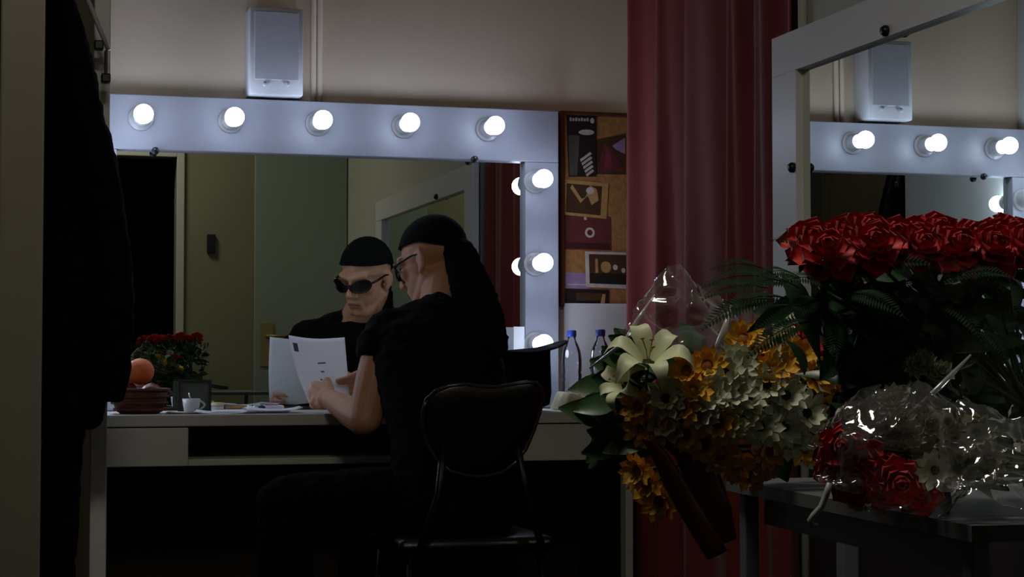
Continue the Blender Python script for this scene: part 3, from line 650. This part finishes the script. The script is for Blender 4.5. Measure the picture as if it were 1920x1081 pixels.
# bandana: close cap, knot and tails
def capsurf(u, v, k=1.0):
    a = 2 * math.pi * u; C = V((0, -.014, .034)); r = V((.0795, .1005, .0925)) * k
    lo = -1.0
    # elevation of the rim, lower at the back of the head
    fy = math.sin(a)                       # +1 at the face side
    e0 = math.radians(13 + 8 * fy - 24 * max(0, -fy) - 4 * abs(math.cos(a)))
    e = e0 + (math.pi / 2 - e0) * v
    wr = 1 + .012 * noise.noise(V((math.cos(a) * 3, math.sin(a) * 3, e * 5)))
    return H(C.x + r.x * math.cos(e) * math.cos(a) * wr, C.y + r.y * math.cos(e) * math.sin(a) * wr, C.z + r.z * math.sin(e))
bn = obj('bandana', MB().grid(capsurf, 64, 16), BANDANA, man, smooth=True, solid=.005)
rim = MB().tube([capsurf(i / 64, 0, 1.005) for i in range(65)], .004, 8)
obj('hem', rim, BANDANA, bn, smooth=True)
kt = H(0, -.108, .0)
tl = MB().ell(kt, (.026, .02, .022)).ell(H(0, -.098, .015), (.05, .018, .03), HR)
mtl = [kt, P(858, 460, Y=4.90), P(874, 505, Y=4.865), P(889, 550, Y=4.815), P(902, 595, Y=4.765), P(912, 635, Y=4.735), P(918, 668, Y=4.715)]
wd = [.030, .042, .052, .060, .062, .058, .044]
tl.loft([(p, CR * w_, V((.3, -.8, .5)).normalized() * .022) for p, w_ in zip(mtl, wd)], 18)
remeshed('bandana_tail', tl, .006, 5, BANDANA, bn, wrinkle=.004, wscale=22)
# sunglasses
sg = MB()
for s_ in (-1, 1):
    def lens(u, v, s_=s_):
        a = 2 * math.pi * u; r = v
        x = .036 + .033 * r * math.cos(a); z = -.001 + (.020 + .004 * math.cos(a)) * r * math.sin(a) + .004 * r * math.cos(a)
        y = .108 - (x / .075) ** 2 * .034
        return H(s_ * x, y, z)
    sg.grid(lens, 24, 5)
g0 = obj('sunglasses', sg, LENS, man, smooth=True, solid=.003)
fr = MB()
for s_ in (-1, 1):
    ring = []
    for k in range(25):
        a = 2 * math.pi * k / 24; x = .036 + .033 * math.cos(a); z = -.001 + (.020 + .004 * math.cos(a)) * math.sin(a) + .004 * math.cos(a)
        ring.append(H(s_ * x, .109 - (x / .075) ** 2 * .034, z))
    fr.tube(ring, .0028, 8)
fr.tube([H(-.006, .109, .004), H(0, .112, .007), H(.006, .109, .004)], .003, 8)
obj('frame', fr, FRAMEG, g0, smooth=True)
for s_ in (-1, 1):
    obj('temple', MB().tube([H(s_ * .068, .082, .006), H(s_ * .078, .060, .009), H(s_ * .081, .010, .012), H(s_ * .081, -.010, .008), H(s_ * .080, -.022, -.006)], [.004, .0045, .003, .003, .003], 8), FRAMEG, g0, smooth=True)
# held sheet
hs = thing('script_page', 'white printed page held up in both hands of the seated man', 'paper', (PBL + PBR) / 2)
obj('page', MB().grid(sheet, 18, 18), PAPER, hs, smooth=True, solid=.0008)
def mark(u0, v0, u1, v1, m=INK):
    nn = (PTR - PTL).cross(PBL - PTL).normalized()
    if nn.y > 0: nn = -nn
    obj('print', MB().grid(lambda u, v: sheet(u0 + (u1 - u0) * u, v0 + (v1 - v0) * v) + nn * .0007, 4, 2), m, hs)
mark(.05, .09, .14, .20, INKD)
for u0, v0, u1 in ((.47, .33, .62), (.50, .45, .57), (.46, .56, .50), (.55, .56, .60), (.50, .63, .58), (.44, .70, .50), (.55, .70, .66), (.48, .77, .62), (.58, .83, .74)):
    mark(u0, v0, u1, v0 + .022)

# ================================================================== side table with bouquets
TZ = 0.74
F1 = P(1362, 897, Z=TZ); N1 = P(1822, 985, Z=TZ); ex = V((math.cos(math.radians(-4)), math.sin(math.radians(-4)), 0))
st = thing('side_table', 'grey side table under the bouquets by the doorway', 'table', (1.05, 1.7, 0))
ey = (N1 - F1).normalized(); exn = V((-ey.y, ey.x, 0))
if exn.x < 0: exn = -exn
top = [F1, N1, N1 + exn * .50, F1 + exn * .50]
obj('table_top', MB().prism([p + V((0, 0, -.014)) for p in top], (0, 0, .014)), TABLE, st)
for p, sx, sy in ((F1, 1, 1), (N1, 1, -1), (N1 + exn * .5, -1, -1), (F1 + exn * .5, -1, 1)):
    q = p + exn * (.018 * sx) + ey * (.03 * sy)
    obj('leg', MB().box((q.x - .009, q.y - .009, 0), (q.x + .009, q.y + .009, TZ - .0145), bev=.002), LEGM, st)
obj('apron', MB().prism([p + V((0, 0, -.05)) for p in (F1 + exn * .03 + ey * .05, N1 + exn * .03 - ey * .05, N1 + exn * .04 - ey * .05, F1 + exn * .04 + ey * .05)], (0, 0, .0355)), LEGM, st)

# ---------------- flower prototypes (face up +Z, at the origin)
def proto(name, mb, m, smooth=True):
    me = mb.mesh(name, (0, 0, 0), smooth); me.materials.append(m); return me
def petal_fn(L, W, lift, cup, tip=.5, base=.12):
    def fn(u, v):
        s_ = 2 * u - 1; wd_ = W * (base + (1 - base) * math.sin(math.pi * min(1, v ** .75 * .62 + .0)) if v < 1 else W)
        wd_ = W * (base + (1 - base) * (v ** .7)) * math.sqrt(max(0, 1 - max(0, (v - tip) / (1 - tip)) ** 2.2))
        return V((s_ * wd_, L * v, lift * v * v * L + cup * W * s_ * s_ * (1 - .3 * v)))
    return fn
def ring(mb, n, L, W, lift, cup, r0=0.0, z0=0.0, tilt=0.0, ph=0.0, nu=2, nv=4, jit=.0, tip=.5, rnd=None):
    rnd = rnd or random
    for k in range(n):
        f = petal_fn(L * (1 + rnd.uniform(-jit, jit)), W, lift, cup, tip)
        M_ = Matrix.Rotation(2 * math.pi * k / n + ph + rnd.uniform(-jit, jit), 4, 'Z') @ Matrix.Translation((0, r0, z0)) @ Matrix.Rotation(tilt + rnd.uniform(-jit, jit), 4, 'X')
        mb.grid(lambda u, v: M_ @ f(u, v), nu, nv)
    return mb
def daisy_mesh(name, m, R):
    mb = MB(); ring(mb, 11, R, R * .27, .12, .2, R * .12, 0, .25, 0, 2, 4, .08); ring(mb, 9, R * .8, R * .24, .2, .2, R * .1, .002, .55, .3, 2, 4, .1)
    return proto(name, mb, m)
DAISY = daisy_mesh('daisy', WHT, .026); YDAISY = daisy_mesh('yellow_daisy', YEL, .024)
EYEM = proto('flower_centre', MB().ell((0, 0, .003), (.0065, .0065, .0045), n=12, h=6), EYE)
EYEY = proto('flower_centre', MB().ell((0, 0, .004), (.008, .008, .005), n=12, h=6), mat('amber_eye', (150, 92, 20), .8, var=.3, scale=200))
mb = MB()
for L, W, n, r0, z0, t_, li in ((.018, .012, 3, .003, .012, 1.45, -.1), (.022, .014, 4, .006, .008, 1.35, -.15), (.025, .016, 5, .009, .004, 1.15, -.25), (.027, .018, 5, .011, .0, .90, -.4), (.028, .019, 6, .012, -.003, .60, -.5)):
    ring(mb, n, L, W, li, .5, r0, z0, t_, n * .7, 4, 5, .07, tip=.6)
ROSEM = proto('rose', mb, ROSE)
SEPAL = proto('sepals', ring(MB(), 5, .022, .005, -.4, .1, .006, -.006, -.2).lathe([(.003, -.03), (.006, -.014), (.008, -.004), (.004, 0)], n=10), STEM)
mb = MB()
for L, n, t_ in ((.012, 8, 1.3), (.017, 11, 1.0), (.021, 13, .65), (.023, 13, .3)): ring(mb, n, L, L * .30, .15, .4, .002, .0, t_, n, 2, 3, .14)
MUM = proto('chrysanthemum', mb, WHT)
def lily_petal(u, v):
    s_ = 2 * u - 1; wd_ = .021 * math.sin(math.pi * min(.98, .12 + .86 * v)) ** .8
    return V((s_ * wd_ * (1 + .05 * math.sin(v * 20)), .012 + .082 * v, .050 * math.sin(v * 1.9) - .045 * v ** 4 + .25 * abs(s_) * wd_))
LILYP = proto('petal', MB().grid(lily_petal, 4, 8), LILYM)
LILYS = proto('stamens', MB().tube([(0, 0, 0), (.003, .0, .03), (.006, .004, .052)], .0012, 5).tube([(0, 0, 0), (-.004, .006, .03), (-.01, .014, .05)], .0012, 5).tube([(0, 0, 0), (.0, -.006, .03), (.001, -.016, .05)], .0012, 5).ell((.006, .004, .054), (.005, .002, .002)).ell((-.01, .014, .052), (.005, .002, .002)).ell((.001, -.016, .052), (.005, .002, .002)), mat('stamen', (150, 110, 40), .6))
def leaf_mesh(name, L, W, m, droop=.35):
    def fn(u, v):
        s_ = 2 * u - 1; wd_ = W * math.sin(math.pi * min(.985, .06 + .93 * v)) ** .85
        return V((s_ * wd_, L * v, -droop * L * v * v + .35 * abs(s_) * wd_))
    return proto(name, MB().grid(fn, 2, 6), m)
LEAFA = leaf_mesh('leaf', .06, .017, LEAF); LEAFB = leaf_mesh('leaf', .05, .016, LEAFD, .2); LEAFC = leaf_mesh('leaf', .085, .011, LEAFD, .5)
mb = MB(); NF = 22; rc = [V((0, .16 * i / NF, .03 * math.sin(i / NF * 2.2) - .035 * (i / NF) ** 2)) for i in range(NF + 1)]
mb.tube(rc, [.0014 - .00004 * i for i in range(NF + 1)], 5)
for i in range(1, NF + 1):
    for s_ in (-1, 1):
        ln = .030 * math.sin(math.pi * min(.97, (i + 2) / (NF + 2.5))) + .003; p = rc[i]
        d_ = V((s_ * .85, .5, -.12)).normalized(); e_ = V((-.5 * s_, .85, 0)) * .0031
        mb.add([p, p + d_ * ln * .5 + e_, p + d_ * ln, p + d_ * ln * .5 - e_], [(0, 1, 2, 3)])
FERN = proto('fern_frond', mb, mat('dark_fern', (26, 52, 32), .85, var=.3, scale=40, spec=.15), False)
def aim(n, spin=0.0, y=None):
    """rotation taking +Z to n"""
    return V((0, 0, 1)).rotation_difference(V(n).normalized()).to_matrix().to_4x4() @ Matrix.Rotation(spin, 4, 'Z')
def inst(name, me, parent, loc, n, spin=0.0, s=1.0, subs=(), label=None):
    o = bpy.data.objects.new(name, me); COL.objects.link(o); o.parent = parent
    o.matrix_local = Matrix.Translation(V(loc) - root_of(parent).location) @ aim(n, spin) @ Matrix.Scale(s, 4)
    for sn, sm in subs:
        c = bpy.data.objects.new(sn, sm); COL.objects.link(c); c.parent = o
    if label: o['label'] = label
    return o
def inst_dir(name, me, parent, loc, d, up, s=1.0):
    """leaf-like piece: +Y along d, +Z close to up"""
    y = V(d).normalized(); z = V(up); z = (z - y * z.dot(y)).normalized(); x = y.cross(z)
    R_ = Matrix((x, y, z)).transposed().to_4x4()
    o = bpy.data.objects.new(name, me); COL.objects.link(o); o.parent = parent
    o.matrix_local = Matrix.Translation(V(loc) - root_of(parent).location) @ R_ @ Matrix.Scale(s, 4); return o
rnd = random.Random(11)
TOCAM = lambda p: (V((0, 0, CAMZ + .1)) - V(p)).normalized()
def stems(parent, heads, base, tie, r=.0022):
    for h, n in heads:
        m1 = V(h) - V(n) * .04
        obj('stem', MB().tube([h, m1, m1 * .45 + V(tie) * .55, tie + V((rnd.uniform(-.008, .008), rnd.uniform(-.008, .008), rnd.uniform(-.006, .006))), base + V((rnd.uniform(-.02, .02), rnd.uniform(-.012, .012), rnd.uniform(-.004, .012)))], r, 5), STEM, parent, smooth=True)

# ---------------- bouquet of yellow and white daisies with a lily
bB = thing('bouquet', 'yellow and white daisy bouquet with a big white lily, hanging over the table edge', 'bouquet', (.86, 1.9, TZ))
CB = P(1370, 760, Y=1.98)
headsB = []
def YB_(px, py):     # a rounded bunch
    dx, dy = (px - 1370) / 300, (py - 760) / 190
    return 1.855 + .085 * (dx * dx + dy * dy)
def place(name, me, parent, px, py, y, C, s, subs, heads, tw=.5):
    p = P(px, py, Y=y); n = ((p - C).normalized() * .8 + TOCAM(p) * tw + V((rnd.uniform(-.25, .25), rnd.uniform(-.2, .2), rnd.uniform(-.1, .3)))).normalized()
    inst(name, me, parent, p, n, rnd.uniform(0, 6), s, subs); heads.append((p, n))
for px, py in ((1327, 688), (1395, 640), (1303, 735), (1415, 655), (1290, 695), (1200, 762), (1208, 800), (1232, 800), (1288, 812), (1320, 832), (1378, 872), (1408, 884), (1198, 882), (1215, 905), (1238, 938), (1495, 668), (1528, 705), (1560, 735), (1545, 765), (1440, 700), (1280, 765), (1350, 850), (1425, 868), (1455, 690), (1440, 845), (1345, 790), (1505, 840)):
    place('yellow_daisy', YDAISY, bB, px, py, YB_(px, py) - .017, CB, rnd.uniform(.85, 1.05), (('flower_centre', EYEY),), headsB)
for px, py in ((1382, 682), (1432, 675), (1402, 748), (1345, 732), (1308, 770), (1392, 782), (1250, 748), (1246, 792), (1478, 818), (1472, 742), (1468, 800), (1510, 775), (1360, 700), (1325, 748), (1438, 722), (1375, 735), (1425, 800), (1360, 790)):
    place('daisy', DAISY, bB, px, py, YB_(px, py) - .015, CB, rnd.uniform(.85, 1.05), (('flower_centre', EYEM),), headsB)
for px, py in ((1462, 605), (1465, 640), (1270, 780), (1255, 770)):
    place('chrysanthemum', MUM, bB, px, py, YB_(px, py) - .01, CB, .85, (), headsB)
p = P(1500, 648, Y=1.91); inst('rose', ROSEM, bB, p, V((.3, -.7, .6)), 1.0, .75, (('sepals', SEPAL),)); headsB.append((p, V((.3, -.7, .6)).normalized()))
for px, py, s_, n in ((1215, 680, .55, V((-.15, -.6, .75))), (1172, 722, .36, V((-.8, -.4, .4)))):
    p = P(px, py, Y=1.86); lo = bpy.data.objects.new('lily', LILYS); COL.objects.link(lo); lo.parent = bB
    lo.matrix_local = Matrix.Translation(p - bB.location) @ aim(n) @ Matrix.Scale(s_, 4); lo['label'] = 'large pale lily'
    for k in range(6):
        c = bpy.data.objects.new('petal', LILYP); COL.objects.link(c); c.parent = lo
        c.matrix_local = Matrix.Rotation(k * math.pi / 3, 4, 'Z') @ Matrix.Scale(1 - .06 * (k % 2), 4)
    headsB.append((p, n.normalized()))
for k in range(70):
    if k < 46: px, py = rnd.uniform(1095, 1195), rnd.uniform(650, 865)
    else: px, py = rnd.uniform(1200, 1560), rnd.uniform(640, 880)
    if k < 46 and (px - 1095) < 60 and py < 700: px += 50
    p = P(px, py, Y=YB_(max(px, 1180), py) + .05 + rnd.uniform(0, .03)); d = (p - CB).normalized() + V((rnd.uniform(-.6, .6), rnd.uniform(-.4, .4), rnd.uniform(-.6, .6)))
    inst_dir('leaf', rnd.choice((LEAFA, LEAFB, LEAFA)), bB, p - d.normalized() * .03, d, TOCAM(p) + V((rnd.uniform(-.5, .5), 0, rnd.uniform(-.2, .7))), rnd.uniform(.7, 1.1))
tieB, baseB = V((.98, 1.93, TZ + .045)), V((1.12, 1.90, TZ + .015))
stems(bB, headsB, baseB, tieB)
def cell(name, fn, parent, nu, nv, amp, sc, label=None):
    def g(u, v):
        p = fn(u, v); n1 = noise.noise_vector(p * sc); n2 = noise.noise_vector(p * sc * 2.3 + V((5, 1, 3))); n3 = noise.noise_vector(p * sc * 4.5)
        rid = V((1 - 2 * abs(n2.x), 1 - 2 * abs(n2.y), 1 - 2 * abs(n2.z)))      # sharp creases
        return p + n1 * amp + rid * amp * .30 + n3 * amp * .12
    return obj(name, MB().grid(g, nu * 3, nv * 3), CELLO, parent, label=label, smooth=True)
A0, A1, A2, A3 = P(1160, 640, Y=1.90), P(1205, 548, Y=1.95), P(1425, 548, Y=1.97), P(1400, 700, Y=1.90)
cell('cellophane', lambda u, v: (A0 * (1 - u) + A3 * u) * (1 - v) + (A1 * (1 - u) + A2 * u) * v + V((0, -.03 * math.sin(math.pi * u), .02 * math.sin(math.pi * u * 2) * v)), bB, 16, 9, .016, 22, 'clear crinkled wrapping')
# glints on the folded edges of the wrapping, modelled as pale strips
obj('cellophane_glint', MB().tube([P(1372, 572, Y=1.88), P(1358, 620, Y=1.87), P(1335, 668, Y=1.87)], [.0015, .004, .0015], 6), GLINT, bB, smooth=True)
obj('cellophane_glint', MB().tube([P(1228, 552, Y=1.90), P(1195, 600, Y=1.89), P(1172, 640, Y=1.89), P(1105, 690, Y=1.91)], [.001, .0025, .0025, .001], 6), GLINT, bB, smooth=True)
# ribbon falling from the tie
def ribbon(pts, wd_, wv):
    def fn(u, v):
        k = v * (len(pts) - 1); i = min(int(k), len(pts) - 2); f = k - i
        p = pts[i] * (1 - f) + pts[i + 1] * f
        return p + V(wv) * ((u - .5) * wd_ * (.45 + .55 * min(1, 2.2 * v))) + V((0, -.003 * (1 - (2 * u - 1) ** 2), 0))
    return MB().grid(fn, 6, 24)
rp = [P(x, y, Y=1.84) for x, y in ((1215, 822), (1235, 850), (1262, 900), (1290, 950), (1320, 1000), (1345, 1040))]
obj('ribbon', ribbon(rp, .026, (.9, .1, .35)), RIB, bB, smooth=True, solid=.001)
rp = [P(x, y, Y=1.86) for x, y in ((1240, 815), (1290, 850), (1320, 900), (1340, 960), (1350, 1020))]
obj('ribbon', ribbon(rp, .044, (.9, .1, .25)), RIB, bB, smooth=True, solid=.001)

# ---------------- red roses with fern
bA = thing('bouquet', 'tall bouquet of red roses with dark green fern in clear wrapping', 'bouquet', (.98, 1.6, TZ))
CA = P(1700, 600, Y=1.66); headsA = []
for px, py, dy in ((1522, 452, 0), (1548, 474, -.03), (1585, 445, .02), (1625, 432, .0), (1640, 458, -.03), (1678, 446, 0), (1712, 440, .03), (1728, 462, -.02), (1765, 452, .02), (1790, 465, -.03), (1822, 450, .0), (1850, 464, -.03), (1872, 446, .02), (1905, 460, -.02), (1935, 448, .0), (1960, 462, .02), (1605, 462, .06), (1755, 432, .08), (1890, 434, .08)):
    p = P(px, py + 14, Y=1.60 + dy); n = V(((px - 1740) / 700 - .15, -.75, .75)) + V((rnd.uniform(-.2, .2), rnd.uniform(-.2, .1), 0))
    inst('rose', ROSEM, bA, p, n, rnd.uniform(0, 6), rnd.uniform(.74, .88), (('sepals', SEPAL),)); headsA.append((p, n.normalized()))
for px, py, d in ((1500, 540, (-1, -.2, .05)), (1480, 560, (-1, 0, -.15)), (1540, 560, (-.8, -.5, -.3)), (1600, 520, (.5, -.6, .15)), (1640, 530, (-.6, -.6, -.4)), (1640, 505, (.9, -.3, .05)), (1560, 540, (-.9, -.3, .1)), (1700, 560, (.4, -.7, -.5)), (1760, 530, (.7, -.5, .1)), (1580, 600, (-.5, -.6, -.6)), (1680, 620, (.2, -.8, -.6)), (1760, 610, (.6, -.6, -.5)), (1520, 600, (-.9, -.2, -.4)), (1620, 660, (-.4, -.6, -.6)), (1800, 560, (.6, -.5, -.3)), (1470, 530, (-1, .2, .0)), (1720, 500, (-.8, -.5, .1)), (1540, 500, (-.7, -.3, .3)), (1850, 520, (.5, -.6, .1)), (1440, 540, (-.9, .1, -.1)), (1460, 520, (-1, -.1, .15)), (1450, 560, (-.9, -.1, -.3)), (1500, 520, (-.8, -.3, .0)), (1580, 550, (.3, -.7, -.2)), (1660, 545, (.8, -.4, .1)), (1740, 560, (.2, -.8, -.4)), (1620, 590, (.6, -.5, -.4)), (1550, 580, (-.2, -.7, -.6)), (1800, 600, (.3, -.7, -.5)), (1500, 575, (-.7, -.4, -.2))):
    inst_dir('fern_frond', FERN, bA, P(px, py, Y=1.58 + rnd.uniform(-.03, .05)), d, V((rnd.uniform(-.5, .5), -.6, .8)), rnd.uniform(.34, .50))
for k in range(200):
    px, py = (rnd.uniform(1450, 1850), rnd.uniform(495, 745)) if k < 150 else (rnd.uniform(1780, 1980), rnd.uniform(500, 800))
    if px < 1560 and py > 640: px += 120
    p = P(px, py, Y=1.63 + rnd.uniform(-.04, .07)); d = V((rnd.uniform(-1, 1), rnd.uniform(-.8, .3), rnd.uniform(-.8, .8)))
    inst_dir('leaf', rnd.choice((LEAFB, LEAFB, LEAFC)), bA, p, d, V((rnd.uniform(-.6, .6), -.7, rnd.uniform(0, .8))), rnd.uniform(.6, 1.0))
for px, py in ((1715, 690), (1740, 705), (1730, 680), (1765, 700)):
    inst('chrysanthemum', MUM, bA, P(px, py, Y=1.55), V((rnd.uniform(-.3, .3), -.8, .4)), rnd.uniform(0, 6), .6)
tieA, baseA = V((.98, 1.60, TZ + .10)), V((1.0, 1.60, TZ + .006))
stems(bA, headsA, baseA, tieA, .002)
def wrapA(u, v):
    a = math.pi * (1.05 + .95 * u); r = .022 + .105 * v ** .8
    return V((.995 - .045 * v + r * math.cos(a), 1.605 + r * .75 * math.sin(a), TZ + .004 + .215 * v + .02 * math.sin(9 * u) * v))
cell('cellophane', wrapA, bA, 22, 10, .010, 24, 'clear crinkled wrapping')
obj('tie_ribbon', MB().tube([V((.98 + .026 * math.cos(a * math.pi / 8), 1.60 + .02 * math.sin(a * math.pi / 8), TZ + .075)) for a in range(17)], .004, 6), RIBW, bA, smooth=True)
obj('cellophane_glint', MB().tube([P(1700, 780, Y=1.50), P(1765, 722, Y=1.50), P(1820, 665, Y=1.51)], [.001, .003, .001], 6), GLINT, bA, smooth=True)  # glint along the wrap edge, modelled as a pale strip

# ---------------- wrapped bouquet lying in front
bC = thing('bouquet', 'small bouquet of white chrysanthemums and red roses lying in crinkled cellophane', 'bouquet', (.84, 1.55, TZ))
CC = P(1690, 860, Y=1.62); headsC = []
for px, py in ((1650, 770), (1692, 788), (1636, 800), (1618, 775), (1722, 762), (1700, 822), (1662, 832), (1740, 800), (1675, 755), (1725, 840)):
    place('chrysanthemum', MUM, bC, px, py, 1.53 + rnd.uniform(-.01, .02), CC, rnd.uniform(.62, .8), (), headsC)
for px, py in ((1585, 835), (1572, 872), (1612, 862), (1600, 900), (1645, 885), (1690, 905), (1722, 922), (1655, 915)):
    place('rose', ROSEM, bC, px, py, 1.50 + rnd.uniform(-.01, .02), CC, rnd.uniform(.55, .66), (('sepals', SEPAL),), headsC, .8)
for px, py in ((1752, 882), (1805, 872), (1830, 812), (1790, 830), (1850, 860)):
    place('daisy', DAISY, bC, px, py, 1.47, CC, .72, (('flower_centre', EYEM),), headsC, 1.2)
for k in range(26):
    p = P(rnd.uniform(1610, 1850), rnd.uniform(760, 910), Y=1.56 + rnd.uniform(-.01, .03)); d = V((rnd.uniform(-1, 1), rnd.uniform(-.8, .2), rnd.uniform(-.5, .7)))
    inst_dir('leaf', rnd.choice((LEAFA, LEAFB)), bC, p, d, V((rnd.uniform(-.6, .6), -.7, .5)), rnd.uniform(.45, .7))
tieC, baseC = V((.95, 1.47, TZ + .04)), V((1.05, 1.44, TZ + .02))
stems(bC, headsC, baseC, tieC, .0018)
def wrapC(u, v):
    c = P(1665, 850, Y=1.52); a = math.pi * (.75 + 1.0 * u); e = math.radians(-58 + 130 * v)
    return V((c.x + .012 + .074 * math.cos(a) * math.cos(e) * 1.1, c.y + .085 * math.sin(a + .45) * math.cos(e) * -1 * -1, max(TZ + .002, c.z + .062 * math.sin(e))))
cell('cellophane', wrapC, bC, 20, 16, .011, 30, 'clear crinkled wrapping with bright glints')
c0, c1, c2, c3 = P(1505, 860, Y=1.53), P(1560, 790, Y=1.53), P(1600, 930, Y=1.46), P(1530, 920, Y=1.48)
cell('cellophane', lambda u, v: (c0 * (1 - u) + c3 * u) * (1 - v) + (c1 * (1 - u) + c2 * u) * v, bC, 10, 8, .014, 36)
c4, c5, c6, c7 = P(1745, 930, Y=1.43), P(1930, 975, Y=1.36), P(1930, 800, Y=1.46), P(1760, 770, Y=1.50)
cell('cellophane', lambda u, v: (c4 * (1 - u) + c5 * u) * (1 - v) + (c7 * (1 - u) + c6 * u) * v + V((0, -.012 * math.sin(math.pi * v), .006)), bC, 14, 12, .012, 34)
obj('curled_ribbon', MB().tube([P(x, y, Y=1.43) for x, y in ((1556, 905), (1550, 925), (1540, 950), (1526, 965), (1519, 975), (1521, 984), (1531, 984))], .0028, 6), RIBW, bC, smooth=True)

# ================================================================== ceiling lamp
cl = thing('ceiling_lamp', 'dim round ceiling lamp above the room', 'lamp', (.3, 1.85, ZC))
obj('housing', MB().lathe([(.30, ZC - .03), (.32, ZC - .028), (.32, ZC - .001)], (.3, 1.85, 0), 40), WHITE, cl, auto=40)
obj('diffuser', MB().lathe([(.05, ZC - .062), (.18, ZC - .055), (.28, ZC - .034), (.295, ZC - .0305)], (.3, 1.85, 0), 40), emit('dim_diffuser', (1.0, .93, .80, 1), CEIL), cl, smooth=True)
